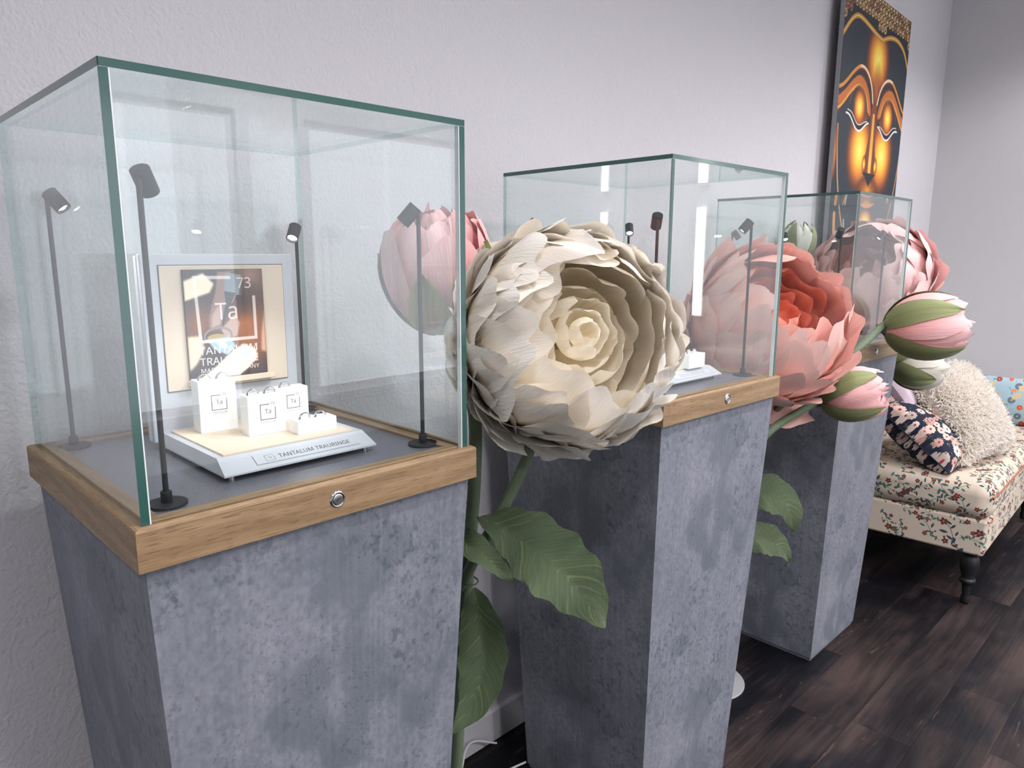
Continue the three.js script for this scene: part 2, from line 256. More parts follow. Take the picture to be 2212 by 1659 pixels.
function makeHood() {
  const t = new THREE.Group(), o = 0.2398, th = 0.0092, tt = 0.0085, yb = YT - 0.0055, yt = YG - tt - 0.0006, hh = yt - yb, ym = (yt + yb) / 2;
  for (const s of [-1, 1]) { // side panes run the full depth; their polished front and rear edges are bare
    const p = part(t, 'side_pane', box(th - 0.0002, hh, o * 2 - 0.002, s * (o - th / 2), ym, 0), M.pane);
    for (const z of [-1, 1]) part(p, 'polished_edge', box(th, hh, 0.001, s * (o - th / 2), ym, z * (o - 0.0005)), z > 0 ? M.edge : M.edgeFaint);
  }
  for (const s of [1, -1]) { const p = part(t, s > 0 ? 'front_pane' : 'back_pane', box((o - th) * 2 - 0.004, hh, th, 0, ym, s * (o - th / 2 - 0.0004)), M.pane);
    if (s > 0) for (const x of [-1, 1]) part(p, 'bonded_joint', box(0.0016, hh, th - 0.001, x * (o - th - 0.0009), ym, s * (o - th / 2 - 0.0004)), M.seal); }
  const top = part(t, 'top_pane', box(o * 2 - 0.002, tt, o * 2 - 0.002, 0, YG - tt / 2, 0), M.pane);
  for (let k = 0; k < 4; k++) { const g = box(o * 2, tt, 0.001, 0, YG - tt / 2, o - 0.0005); g.rotateY(k * Math.PI / 2); part(top, 'polished_edge', g, k === 0 || k === 3 ? M.edge : M.edgeFaint); }
  return t;
}
const case0 = makeCase(), hood0 = makeHood();
const caseLabels = ['large grey concrete-look showcase pedestal with oak rim, nearest the camera', 'grey concrete-look showcase pedestal half hidden behind the cream peony', 'grey concrete-look showcase pedestal nearest the floral sofa'];
const hoodLabels = ['clear glass hood holding the framed ring poster, nearest the camera', 'clear glass hood on the middle showcase, right behind the cream peony', 'clear glass hood below the face painting, smallest in view of the hoods'];
CASES.forEach((c, i) => {
  for (const [src, nm, lab, cat, gr] of [[case0, 'display_pedestal', caseLabels[i], 'display case', 'tapered showcase pedestals along the wall'], [hood0, 'glass_hood', hoodLabels[i], 'glass cover', 'glass hoods on the showcases']]) {
    const o = i ? src.clone() : src; o.name = numbered(nm); o.position.set(c.cx, 0, c.cz); o.rotation.y = c.r; o.userData = {}; tag(o, lab, cat, gr); scene.add(o);
  }
});

// little black display lamps
function makeLamp(h, aim) { // base at the origin, head turned to the local point aim
  const t = new THREE.Group();
  part(t, 'base', lathe([[0, 0], [0.0232, 0], [0.0235, 0.0006], [0.0235, 0.0034], [0.0228, 0.004], [0, 0.004]], 40), M.black);
  part(t, 'collar', lathe([[0.0001, 0.018], [0.0055, 0.018], [0.0065, 0.0172], [0.0065, 0.004], [0, 0.004]], 24), M.black);
  part(t, 'pole', cyl(0.0033, 0.0033, h - 0.016, 0, 0.016 + (h - 0.016) / 2, 0, 16), M.black);
  const d = aim.clone().sub(V3(0, h, 0)).normalize(), hz = V3(d.x, 0, d.z).normalize();
  const head = part(t, 'lamp_head', lathe([[0, -0.016], [0.0104, -0.016], [0.0112, -0.0152], [0.0112, 0.0155], [0.0108, 0.016], [0.0094, 0.016], [0.0088, 0.010], [0, 0.010]], 32), M.black);
  head.position.copy(V3(0, h - 0.003, 0).addScaledVector(hz, 0.0135)); head.quaternion.setFromUnitVectors(V3(0, 1, 0), d);
  part(head, 'lens', lathe([[0, 0.0145], [0.004, 0.0142], [0.0086, 0.0115], [0.0086, 0.0102], [0, 0.0102]], 24), M.lampGlow);
  part(t, 'knuckle', new THREE.CapsuleGeometry(0.0034, 0.006, 4, 10).rotateZ(Math.PI / 2).rotateY(-Math.atan2(hz.z, hz.x)).translate(hz.x * 0.003, h - 0.002, hz.z * 0.003), M.black);
  return { t, head, d };
}
const POLES = [[-0.19, 0.176, 0.385, 'front left'], [-0.196, -0.2, 0.38, 'back left'], [0.204, -0.2, 0.342, 'back right'], [0.205, 0.172, 0.362, 'front right']];
CASES.forEach((c, i) => POLES.forEach(([lx, lz, h0, where], k) => {
  const h = i ? 0.372 : h0, aim = V3(0.0 - lx, 0.05, -0.01 - lz), { t, head, d } = makeLamp(h, aim);
  t.name = numbered('display_lamp'); t.position.set(...local(i, lx, DECK, lz)); t.rotation.y = c.r; scene.add(t);
  tag(t, `slim black pole lamp in the ${where} corner of the ${ORD[i]} showcase`, 'lamp', 'pole lamps inside the glass hoods');
  t.updateMatrixWorld(true); const p = head.getWorldPosition(V3()), w = d.clone().applyAxisAngle(V3(0, 1, 0), c.r);
  const s = new THREE.SpotLight(new THREE.Color(1, 0.97, 0.93), LIGHT.caseSpot, 0, 0.55, 0.8, 2); s.position.copy(p.clone().addScaledVector(w, 0.0175)); s.target.position.copy(p.clone().addScaledVector(w, 0.4)); s.castShadow = true; s.shadow.radius = 0.4; scene.add(s, s.target);
}));

/* ------------------------------------------------------------------ ring display */
function logo(c, x, y, s, ink, full) { // square frame open at top right, 73 and Ta
  c.strokeStyle = c.fillStyle = ink; c.lineWidth = s * 0.045; c.beginPath(); c.moveTo(x + s * 0.62, y); c.lineTo(x, y); c.lineTo(x, y + s); c.lineTo(x + s, y + s); c.lineTo(x + s, y + s * 0.22); c.stroke();
  c.font = `${s * 0.27}px sans-serif`; c.textAlign = 'left'; c.fillText('73', x + s * 0.69, y + s * 0.08); c.font = `${s * 0.42}px sans-serif`; c.textAlign = 'center'; c.fillText('Ta', x + s * 0.52, y + s * 0.62);
}
function posterArt(c, w, h) {
  c.fillStyle = '#3a3034'; c.fillRect(0, 0, w, h);
  const glow = (x, y, r, col) => { const g = c.createRadialGradient(x, y, 0, x, y, r); g.addColorStop(0, col); g.addColorStop(1, col.replace(/[\d.]+\)$/, '0)')); c.fillStyle = g; c.fillRect(0, 0, w, h); };
  glow(w * 0.75, h * 0.5, w * 0.5, 'rgba(178,104,58,0.95)'); glow(w * 0.15, h * 0.5, w * 0.35, 'rgba(150,84,50,0.9)'); glow(w * 0.8, h * 0.72, w * 0.4, 'rgba(168,100,64,0.8)'); glow(w * 0.85, h * 0.05, w * 0.35, 'rgba(190,140,116,0.7)'); glow(w * 0.7, h * 0.28, w * 0.3, 'rgba(60,48,52,0.9)');
  const blob = (pts, col, blur = 8) => { c.save(); c.filter = `blur(${blur}px)`; c.fillStyle = col; c.beginPath(); pts.forEach((p, i) => (i ? c.lineTo(p[0] * w, p[1] * h) : c.moveTo(p[0] * w, p[1] * h))); c.closePath(); c.fill(); c.restore(); };
  blob([[0, 0.1], [0.24, 0.03], [0.37, 0.13], [0.31, 0.21], [0, 0.28]], '#f6e3c8', 6); blob([[0, 0.6], [0.16, 0.6], [0.2, 0.72], [0.1, 0.85], [0, 0.92]], '#efd3b2', 8); blob([[1, 0.38], [0.95, 0.6], [0.93, 0.78], [1, 0.8]], '#d8a38a', 7);
  blob([[0.42, 0.02], [0.6, 0.02], [0.52, 0.3], [0.44, 0.55], [0.28, 0.56], [0.27, 0.45], [0.38, 0.2]], '#8d6f66', 5); blob([[0.32, 0.42], [0.42, 0.32], [0.42, 0.5], [0.3, 0.54]], '#b79a92', 6); blob([[0.6, 0.42], [0.67, 0.5], [0.62, 0.62], [0.48, 0.66], [0.42, 0.55]], '#b89890', 5);
  c.save(); c.translate(w * 0.6, h * 0.13); c.rotate(0.16); c.fillStyle = '#7d858f'; c.fillRect(-w * 0.1, -h * 0.09, w * 0.2, h * 0.19); c.strokeStyle = '#aab2bb'; c.lineWidth = 1; for (let k = -9; k < 10; k++) { c.beginPath(); c.moveTo(k * w * 0.011, -h * 0.09); c.lineTo((k + 3) * w * 0.011, h * 0.1); c.stroke(); } c.restore();
  c.fillStyle = '#39444e'; c.beginPath(); c.moveTo(w * 0.49, h * 0.2); c.lineTo(w * 0.64, h * 0.22); c.lineTo(w * 0.56, h * 0.31); c.lineTo(w * 0.45, h * 0.52); c.lineTo(w * 0.43, h * 0.515); c.lineTo(w * 0.5, h * 0.3); c.fill(); c.strokeStyle = '#c08a5c'; c.lineWidth = 5; c.beginPath(); c.moveTo(w * 0.64, h * 0.23); c.lineTo(w * 0.58, h * 0.31); c.stroke();
  c.lineWidth = 12; c.strokeStyle = '#5d6a6c'; c.beginPath(); c.ellipse(w * 0.38, h * 0.61, w * 0.17, h * 0.075, -0.05, 0, 7); c.stroke(); c.lineWidth = 5; c.strokeStyle = '#b9c3b4'; c.setLineDash([3, 4]); c.stroke(); c.setLineDash([]); c.fillStyle = '#a6925e'; c.beginPath(); c.ellipse(w * 0.36, h * 0.63, w * 0.12, h * 0.04, 0, 0, 7); c.fill();
  blob([[0.24, 0.64], [0.52, 0.62], [0.6, 0.72], [0.48, 0.8], [0.3, 0.72]], '#9db7c6', 4); blob([[0.34, 0.66], [0.44, 0.65], [0.5, 0.73], [0.4, 0.72]], '#e3f1f8', 4); blob([[0.1, 1], [0.28, 0.92], [0.55, 0.76], [0.7, 0.7], [0.86, 0.76], [0.88, 0.85], [0.72, 0.95], [0.62, 1]], '#f0dac8', 5); blob([[0.62, 0.74], [0.8, 0.74], [0.82, 0.84], [0.66, 0.88]], '#cfe0ea', 8);
  c.strokeStyle = '#efe6e2'; c.lineWidth = w * 0.04; c.globalAlpha = 0.75; c.beginPath(); c.moveTo(w * 0.58, h * 0.075); c.lineTo(w * 0.13, h * 0.07); c.lineTo(w * 0.16, h * 0.655); c.lineTo(w * 0.87, h * 0.65); c.lineTo(w * 0.87, h * 0.25); c.stroke();
  c.fillStyle = '#f0e8e4'; c.font = `${h * 0.135}px sans-serif`; c.textAlign = 'left'; c.fillText('73', w * 0.65, h * 0.175); c.font = `${h * 0.215}px sans-serif`; c.fillText('Ta', w * 0.36, h * 0.46);
  c.globalAlpha = 0.85; const fit = (s, x, y, wd, px) => { c.font = `${px}px sans-serif`; c.save(); c.translate(x, y); c.scale(wd / c.measureText(s).width, 1); c.fillText(s, 0, 0); c.restore(); };
  fit('TANTALUM', w * 0.13, h * 0.775, w * 0.76, h * 0.095); fit('TRAURINGE', w * 0.13, h * 0.875, w * 0.76, h * 0.095); fit('MADE IN GERMANY', w * 0.13, h * 0.945, w * 0.76, h * 0.055); c.globalAlpha = 1;
}
const posterTex = canvasTex(512, 686, posterArt);
const blockTex = canvasTex(512, 512, (c, w, h) => { c.fillStyle = '#fff'; c.fillRect(0, 0, w, h); logo(c, w * 0.3, h * 0.18, w * 0.42, '#1a1c22'); c.fillStyle = '#777a82'; c.textAlign = 'left'; c.font = '34px sans-serif'; c.save(); c.translate(w * 0.295, h * 0.7); c.scale((w * 0.43) / c.measureText('TANTALUM').width, 1); c.fillText('TANTALUM', 0, 0); c.restore(); c.font = '14px sans-serif'; c.fillStyle = '#9a9ca4'; c.save(); c.translate(w * 0.295, h * 0.745); c.scale((w * 0.43) / c.measureText('MADE IN GERMANY').width, 1); c.fillText('MADE IN GERMANY', 0, 0); c.restore(); });
const plateTex = canvasTex(1024, 160, (c, w, h) => {
  c.fillStyle = '#fff'; c.fillRect(0, 0, w, h); c.strokeStyle = '#2a2c34'; c.lineWidth = 4; c.beginPath(); c.moveTo(4, 20); c.lineTo(4, h - 6); c.lineTo(w - 6, h - 6); c.stroke();
  logo(c, w * 0.1, h * 0.28, h * 0.5, '#5c5f68'); c.fillStyle = '#2d2f37'; c.font = '76px sans-serif'; c.textAlign = 'left'; c.save(); c.translate(w * 0.22, h * 0.7); c.scale((w * 0.7) / c.measureText('TANTALUM TRAURINGE').width, 1); c.fillText('TANTALUM TRAURINGE', 0, 0); c.restore();
});
const plateTexRose = canvasTex(512, 96, (c, w, h) => { c.fillStyle = '#fff'; c.fillRect(0, 0, w, h); c.strokeStyle = '#b9a4a8'; c.lineWidth = 3; c.strokeRect(3, 3, w - 6, h - 6); c.fillStyle = '#c9a2a2'; c.font = '58px serif'; c.textAlign = 'center'; c.fillText('TRAURINGE', w / 2, h * 0.7); });
const DW = 0.238; // width of the stand
function makeStand(plate, withBoard) {
  const t = new THREE.Group(), hw = DW / 2;
  // tray: chamfered front and sides, on small feet; local origin at the middle of the front edge on the deck
  const yb = 0.009, ym = 0.0115, yt = 0.0285, d = 0.236, ch = 0.032, cs = 0.004;
  const low = hexa([[-hw, yb, 0], [hw, yb, 0], [hw, yb, -d], [-hw, yb, -d], [-hw, ym, 0], [hw, ym, 0], [hw, ym, -d], [-hw, ym, -d]]);
  const up = hexa([[-hw, ym, 0], [hw, ym, 0], [hw, ym, -d], [-hw, ym, -d], [-hw + cs, yt, -ch], [hw - cs, yt, -ch], [hw - cs, yt, -d], [-hw + cs, yt, -d]]);
  const tray = part(t, 'tray', mergeGeometries([low, up]), M.silver);
  for (const x of [-1, 1]) for (const z of [-0.012, -d + 0.012]) part(tray, 'foot', cyl(0.004, 0.004, yb, x * (hw - 0.014), yb / 2, z, 12), M.chrome);
  const P = part(t, 'name_plate', new THREE.PlaneGeometry(0.165, 0.0225), std({ map: plate, color: new THREE.Color(0.5, 0.515, 0.56), roughness: 0.4 })); // print on the sloping front
  const sl = Math.atan2(yt - ym, ch); P.rotation.x = -Math.PI / 2 + sl; P.position.set(0.012, (yt + ym) / 2, -ch / 2).add(V3(0, Math.cos(sl), Math.sin(sl)).multiplyScalar(0.0003)); // lies on the slope
  part(t, 'inlay', rbox(0.205, 0.003, 0.19, 0.0008, -0.002, yt + 0.0013, -ch - 0.003 - 0.095), M.cream);
  if (withBoard) {
    const zb = -d, bt = 0.02, y0 = 0.012, y1 = 0.300;
    part(t, 'back_frame', mergeGeometries([rbox(DW + 0.006, y1 - y0, 0.012, 0.002, -0.003, (y0 + y1) / 2, zb - 0.006)]), M.silver);
    part(t, 'frame_edge', mergeGeometries([rbox(DW + 0.006, y1 - y0 - 0.004, 0.0045, 0.001, -0.004, (y0 + y1) / 2 - 0.001, zb - 0.0148), rbox(DW + 0.006, y1 - y0 - 0.004, 0.0045, 0.001, -0.004, (y0 + y1) / 2 - 0.001, zb - 0.0202)]), M.silverEdge);
    const pn_ = part(t, 'back_panel', rbox(0.199, 0.193, 0.003, 0.001, 0.0, 0.186, zb + 0.0012), M.cream);
    part(pn_, 'panel_joint', mergeGeometries([box(0.2005, 0.0012, 0.0006, 0, 0.283, zb + 0.0002), box(0.2005, 0.0012, 0.0006, 0, 0.089, zb + 0.0002), box(0.0012, 0.195, 0.0006, 0.1, 0.186, zb + 0.0002), box(0.0012, 0.195, 0.0006, -0.1, 0.186, zb + 0.0002)]), M.darkMetal);
    part(pn_, 'ledge', rbox(0.14, 0.0085, 0.012, 0.001, 0.0, 0.0995, zb + 0.0085), M.cream);
  }
  return t;
}
function makeBlock(w, h, d, printed) {
  const t = new THREE.Group(); part(t, 'body', rbox(w, h, d, 0.0008, 0, h / 2, 0), M.white);
  if (printed) { const s = Math.min(w, h) * 0.96; const p = part(t, 'printed_emblem', new THREE.PlaneGeometry(s, s), std({ map: blockTex, color: new THREE.Color(0.86, 0.86, 0.86), roughness: 0.6 })); p.position.set(w * 0.02, h * 0.5 - h * 0.04 + (h - s) * 0.1, d / 2 + 0.0002); }
  return t;
}
function makeRing(r, wd, stones) {
  const t = new THREE.Group();
  const prof = [[r - 0.0009, -wd / 2], [r, -wd / 2 + 0.0002], [r + 0.0006, 0], [r, wd / 2 - 0.0002], [r - 0.0009, wd / 2], [r - 0.0011, 0], [r - 0.0009, -wd / 2]];
  part(t, 'band', lathe(prof, 48).rotateX(Math.PI / 2), M.ring);
  if (stones) for (let k = -3; k <= 3; k++) { const a = Math.PI / 2 + k * 0.17, s = part(t, 'stone', new THREE.OctahedronGeometry(0.0009, 0), M.ring); s.position.set(Math.cos(a) * (r + 0.0006), Math.sin(a) * (r + 0.0006), wd * 0.1); }
  return t;
}
const STANDS = [{ i: 0, x: 0.0115, z: 0.151, plate: plateTex, lab: 'silver ring stand with a cream framed backboard and lettered front, in the nearest showcase' }, { i: 1, x: 0.012, z: 0.156, plate: plateTexRose, lab: 'silver ring stand with pale rose lettering, in the middle showcase' }, { i: 2, x: 0.012, z: 0.13, plate: plateTexRose, lab: 'silver ring stand in the farthest showcase, below the face painting' }];
const inlayTop = DECK + 0.0285 + 0.0028;
STANDS.forEach((s) => { const t = makeStand(s.plate, s.i === 0); t.name = numbered('ring_stand'); t.position.set(...local(s.i, s.x, DECK, s.z)); t.rotation.y = CASES[s.i].r; scene.add(t); tag(t, s.lab, 'jewelry stand', 'ring stands in the showcases'); });
{ // poster card
  const t = new THREE.Group(); t.name = numbered('poster_card'); const c = part(t, 'card', box(0.128, 0.172, 0.004, 0, 0.086, 0), M.darkMetal); const p = part(t, 'print', new THREE.PlaneGeometry(0.1276, 0.1716).translate(0, 0.086, 0.0022), std({ map: posterTex, roughness: 0.35 }));
  t.position.set(...local(0, 0.0115 - 0.0035, DECK + 0.1042, 0.151 - 0.236 + 0.0058)); t.rotation.y = CASES[0].r; scene.add(t); tag(t, 'lettered poster card of hands setting a ring, standing on the cream ledge', 'poster');
}
// white blocks and their rings: case, x, z (world), w, h, d, printed
const BL = [
  [[0.0655, -0.222], 0.056, 0.08, 0.032, true, [[-0.013, 0], [0.014, 0]], 'tallest white printed ring block, at the left on the stand', 'ring on the tallest white printed block', 0],
  [[0.111, -0.154], 0.057, 0.0605, 0.03, true, [[-0.014, 0], [0.012, 0]], 'white printed ring block in the middle, in front of the others', 'ring on the middle white printed block', 0],
  [[0.186, -0.219], 0.056, 0.053, 0.03, true, [[-0.006, 0]], 'white printed ring block at the back right, partly hidden', 'single ring on the partly hidden back block', 0],
  [[0.172, -0.113], 0.064, 0.021, 0.03, false, [[-0.014, 0], [0.012, 0]], 'low plain white ring block at the front right corner of the stand', 'ring on the low plain white block', 0],
  [[1.152, -0.055], 0.07, 0.034, 0.034, false, [[-0.012, 0], [0.012, 0]], 'plain white ring block in the middle showcase', 'ring on the white block in the middle showcase', 1],
  [[2.25, -0.1], 0.07, 0.05, 0.034, false, [], 'plain white ring block in the farthest showcase', '', 2],
];
BL.forEach(([[x, z], w, h, d, pr, rings, lab, rlab, i], n) => {
  const t = makeBlock(w, h, d, pr), turn = CASES[i].r - (i ? 0 : 0.06); t.name = numbered('ring_block'); t.position.set(x, inlayTop, z); t.rotation.y = turn; scene.add(t); tag(t, lab, 'display block', 'white ring blocks');
  rings.forEach(([rx, rz], k) => { const st = n === 3 || n === 4, r = makeRing(0.0112, n === 3 ? 0.0056 : 0.005, st); r.name = numbered('wedding_ring'); r.position.set(x + rx * Math.cos(turn), inlayTop + h - 0.0025, z - rx * Math.sin(turn)); r.rotation.y = turn + 0.25; scene.add(r); tag(r, (rings.length > 1 ? (k ? 'right-hand ' : 'left-hand ') : '') + 'silver ' + (st ? 'stone-set ' : '') + rlab, 'ring', 'rings standing in the white blocks'); });
});

/* ------------------------------------------------------------------ paper flowers */
const camR = V3(1, 0, 0).applyEuler(camera.rotation), camU = V3(0, 1, 0).applyEuler(camera.rotation), camB = V3(0, 0, 1).applyEuler(camera.rotation);
const dir = (r, u, b) => V3().addScaledVector(camR, r).addScaledVector(camU, u).addScaledVector(camB, b).normalize(); // a direction given as right, up and towards the viewer
// one sheet of crepe paper lying on a bulging shell round +y, its middle towards +x
function petalGeo(o) {
  const R = rng(o.seed), ph = R() * 6.28, ph2 = R() * 6.28, f1 = 2 + R() * 2, j1 = R() * 6.28, j2 = R() * 6.28, tipShift = (R() - 0.5) * 0.5, n = o.n || 16, m = o.m || 12, skew = (R() - 0.5) * (o.skew ?? 0.3), cr = 0.6 + R();
  const R0 = o.R, ys = o.ys || 1, len = R0 * Math.abs(o.th1 - o.th0);
  const f = (u, s) => {
    const t = u * 2 - 1;
    let hw, se;
    if (o.pointed) { hw = o.wid * Math.pow(Math.sin(Math.PI * Math.pow(clamp(s, 0.0, 1), 0.75)), 0.7) + 0.0005; se = s; }
    else { hw = o.wid * (0.28 + 0.72 * Math.pow(Math.sin(Math.PI * (0.04 + 0.58 * s)), 1.1)); const q = t - tipShift * 0.4; se = s * (1 - (o.round ?? 0.2) * Math.pow(Math.abs(q), 2.4) - s * o.jag * (0.5 + 0.5 * Math.sin(q * 4.2 + j1)) * 0.7 - s * o.jag * 0.18 * Math.sin(q * 8 + j2)); }
    const th = lerp(o.th0, o.th1, se), k = Math.pow(se, 3);
    let rho = R0 * (1 + (o.flare || 0) * Math.pow(se, o.fp || 4)) + o.ruf * k * Math.sin(t * f1 + ph) + o.ruf * 0.45 * k * Math.sin(t * 6.1 + ph2) - o.ruf * 0.35 * cr * Math.exp(-Math.pow((t - tipShift) * 7, 2)) * se + (o.cup || 0) * t * t * (0.3 + 0.7 * s) + (o.curl || 0) * R0 * smooth(0.72, 1, s) * (0.4 + 0.6 * t * t) * cr;
    const st = Math.sin(th), a = (t * hw) / Math.max(R0 * st, R0 * 0.3) + skew * se;
    const c = mix3(o.c0, o.c1, smooth(0.1, 0.95, s * 0.85 + 0.15 * Math.abs(t))); const v = 0.97 + 0.06 * Math.sin(t * 4 + ph);
    return { p: [rho * st * Math.cos(a), ys * rho * Math.cos(th), rho * st * Math.sin(a)], uv: [t * hw + ph, s * len + ph2], c: [c[0] * v, c[1] * v, c[2] * v] };
  };
  return strip(n, m, f);
}
const lin = (hex) => { const c = new THREE.Color(hex); return [c.r, c.g, c.b]; };
const DEG = Math.PI / 180;
function addLayers(bloom, R, layers, seed) {
  const r = rng(seed);
  layers.forEach((L, li) => { const off = r() * 6.28;
    for (let k = 0; k < L.n; k++) {
      const g = petalGeo({ R: R * L.R * (0.975 + 0.05 * r()), th0: (L.th0 ?? 168) * DEG, th1: (L.th1 + (r() - 0.5) * (L.spread ?? 10)) * DEG, wid: R * L.w * (0.85 + 0.3 * r()), flare: (L.flare || 0) * (0.5 + r()), fp: L.fp, ruf: R * (L.ruf ?? 0.03), cup: R * (L.cup || 0), curl: L.curl, jag: L.jag ?? 0.08, round: L.round, ys: L.ys, pointed: L.pointed, c0: L.c0, c1: mix3(L.c1, L.c2 || L.c1, r()), seed: Math.floor(r() * 1e9), n: L.nu, m: L.nv });
      const p = part(bloom, L.name || 'petal', g, L.mat || M.petal); p.rotation.y = off + (k / L.n) * Math.PI * 2 + (r() - 0.5) * 0.25; if (L.dy) p.position.y = R * L.dy;
      p.rotation.z = (r() - 0.5) * 0.12; p.rotation.x = (r() - 0.5) * 0.06;
    } });
}
function bloomAt(t, name, center, axis, spin = 0) { const b = new THREE.Group(); b.name = name; b.position.copy(V3(...center).sub(t.position)); b.quaternion.setFromUnitVectors(V3(0, 1, 0), axis).multiply(new THREE.Quaternion().setFromAxisAngle(V3(0, 1, 0), spin)); t.add(b); return b; }
function leafGeo(mid, up, w, o = {}) { // mid: points along the midrib, up: the side the blade faces
  const c = new THREE.CatmullRomCurve3(mid.map((p) => V3(...p))), U = V3(...up).normalize(), R = rng(o.seed || 3), p1 = R() * 6, p2 = R() * 6, fold = o.fold ?? 0.25;
  return strip(14, 26, (u, s) => {
    const t = u * 2 - 1, p = c.getPointAt(s), tg = c.getTangentAt(s), side = tg.clone().cross(U).normalize(), nn = side.clone().cross(tg).normalize();
    let hw = w * Math.pow(Math.sin(Math.PI * Math.pow(s, o.skew ?? 0.8) * 0.985 + 0.015), o.tip ?? 0.85); hw *= 1 + (o.jag ?? 0.05) * Math.sin(s * 34 + p1 + t * 2) * Math.abs(t);
    const lift = fold * Math.abs(t) * hw + (o.wave ?? 0.006) * Math.abs(t) * Math.sin(s * 13 + p2 + (t > 0 ? 1.7 : 0)) - (o.droop ?? 0) * t * t * hw;
    const q = p.clone().addScaledVector(side, t * hw).addScaledVector(nn, lift + 0.0015 * Math.sin(Math.abs(t) * 22 - s * 60) * Math.abs(t)); return { p: q.toArray(), uv: [s * 0.3 - Math.abs(t) * 0.05, Math.abs(t) * 0.09 + (t > 0 ? 0.1 : 0)] };
  });
}
const C = { w0: lin('#f6e8c8'), w1: lin('#faf3e6'), w2: lin('#f8f4ee'), wi0: lin('#fff6df'), wi1: lin('#fffaef'), co0: lin('#f9967c'), co1: lin('#fab4a0'), cp0: lin('#f5a48c'), cp1: lin('#f4c6ba'), cp2: lin('#f3d2ca'), pk0: lin('#ea9f9c'), pk1: lin('#f4bcb9'), pk2: lin('#f2cac9'), gr0: lin('#747b4e'), gr1: lin('#98a06e'), pe0: lin('#f6c4bc'), pe1: lin('#f6cfc9'), wh1: lin('#ece7da'), wh0: lin('#d8d6c0') };
const group12 = 'giant paper peonies between the showcases';

{ // cream peony
  const base = [0.56, 0, -0.22], t = thing('paper_peony', 'giant cream white crepe paper peony in full bloom beside the nearest showcase', 'paper flower', base, 0, group12);
  const ctr = [0.584, 1.266, 0.045], R = 0.181, b = bloomAt(t, 'bloom', ctr, dir(0.44, 0.13, 0.87), 0.4);
  const sh = (th1, n, Rr, w, extra = {}) => ({ th1, n, R: Rr, w, c0: C.w0, c1: C.w1, c2: C.w2, flare: 0.08, fp: 5, jag: 0.08, ruf: 0.05, round: 0.18, spread: 24, curl: 0.07, ...extra });
  addLayers(b, R, [
    sh(33, 8, 0.93, 0.42, { mat: M.petalInner, flare: 0.03, c0: C.wi0, c1: C.w1, spread: 12, curl: 0.02 }), sh(40, 10, 0.96, 0.38, { mat: M.petalInner }), sh(47, 11, 0.98, 0.38), sh(57, 12, 0.995, 0.36), sh(67, 12, 1.005, 0.36), sh(78, 12, 1.015, 0.38), sh(90, 11, 1.02, 0.4, { flare: 0.12 }), sh(100, 9, 1.02, 0.48, { flare: 0.14 }), sh(110, 8, 1.02, 0.52, { flare: 0.1, ruf: 0.05 }), sh(119, 7, 1.0, 0.5, { flare: 0.12, ruf: 0.06 }),
    { th1: 46, n: 8, R: 0.84, w: 0.5, dy: 0.02, c0: C.wi0, c1: C.wi1, mat: M.petalInner, jag: 0.06, ruf: 0.03 }, { th1: 62, n: 8, R: 0.66, w: 0.36, dy: 0.06, spread: 26, c0: C.wi0, c1: C.wi1, mat: M.petalInner, jag: 0.06, ruf: 0.03 }, { th1: 62, n: 8, R: 0.5, w: 0.28, dy: 0.12, spread: 26, c0: C.wi0, c1: C.wi1, mat: M.petalInner, jag: 0.06, ruf: 0.03 }, { th1: 58, n: 7, R: 0.37, w: 0.22, dy: 0.19, spread: 26, c0: C.wi0, c1: C.wi1, mat: M.petalInner, jag: 0.06, ruf: 0.03 }, { th1: 50, n: 6, R: 0.25, w: 0.16, dy: 0.25, spread: 26, c0: C.wi0, c1: C.wi1, mat: M.petalInner, jag: 0.06, ruf: 0.02 }, { th1: 40, n: 5, R: 0.15, w: 0.11, dy: 0.3, spread: 24, c0: C.wi0, c1: C.wi1, mat: M.petalInner, jag: 0.06, ruf: 0.01 },
  ], 11);
  addLayers(b, R, [{ th1: 118, n: 5, R: 1.06, w: 0.32, pointed: true, name: 'sepal', c0: C.gr0, c1: C.gr1, flare: 0.05 }], 12);
  const st = [[0.5, 0.0, -0.24], [0.5, 0.6, -0.22], [0.49, 0.82, -0.11], [0.505, 0.93, -0.05], [0.535, 1.05, -0.005], [0.56, 1.13, 0.0]].map((p) => [p[0] - base[0], p[1], p[2] - base[2]]);
  part(t, 'stem', tube(st, 0.012, 0.011), M.stem);
  part(t, 'leaf', leafGeo([[0.457, 0.944, -0.056], [0.482, 0.927, 0.016], [0.502, 0.89, 0.087], [0.515, 0.845, 0.152], [0.526, 0.797, 0.191]].map((p) => [p[0] - base[0], p[1], p[2] - base[2]]), [-0.6, 0.55, 0.6], 0.063, { seed: 5, fold: 0.12, wave: 0.01, skew: 1.08, jag: 0.08 }), M.leaf);
}
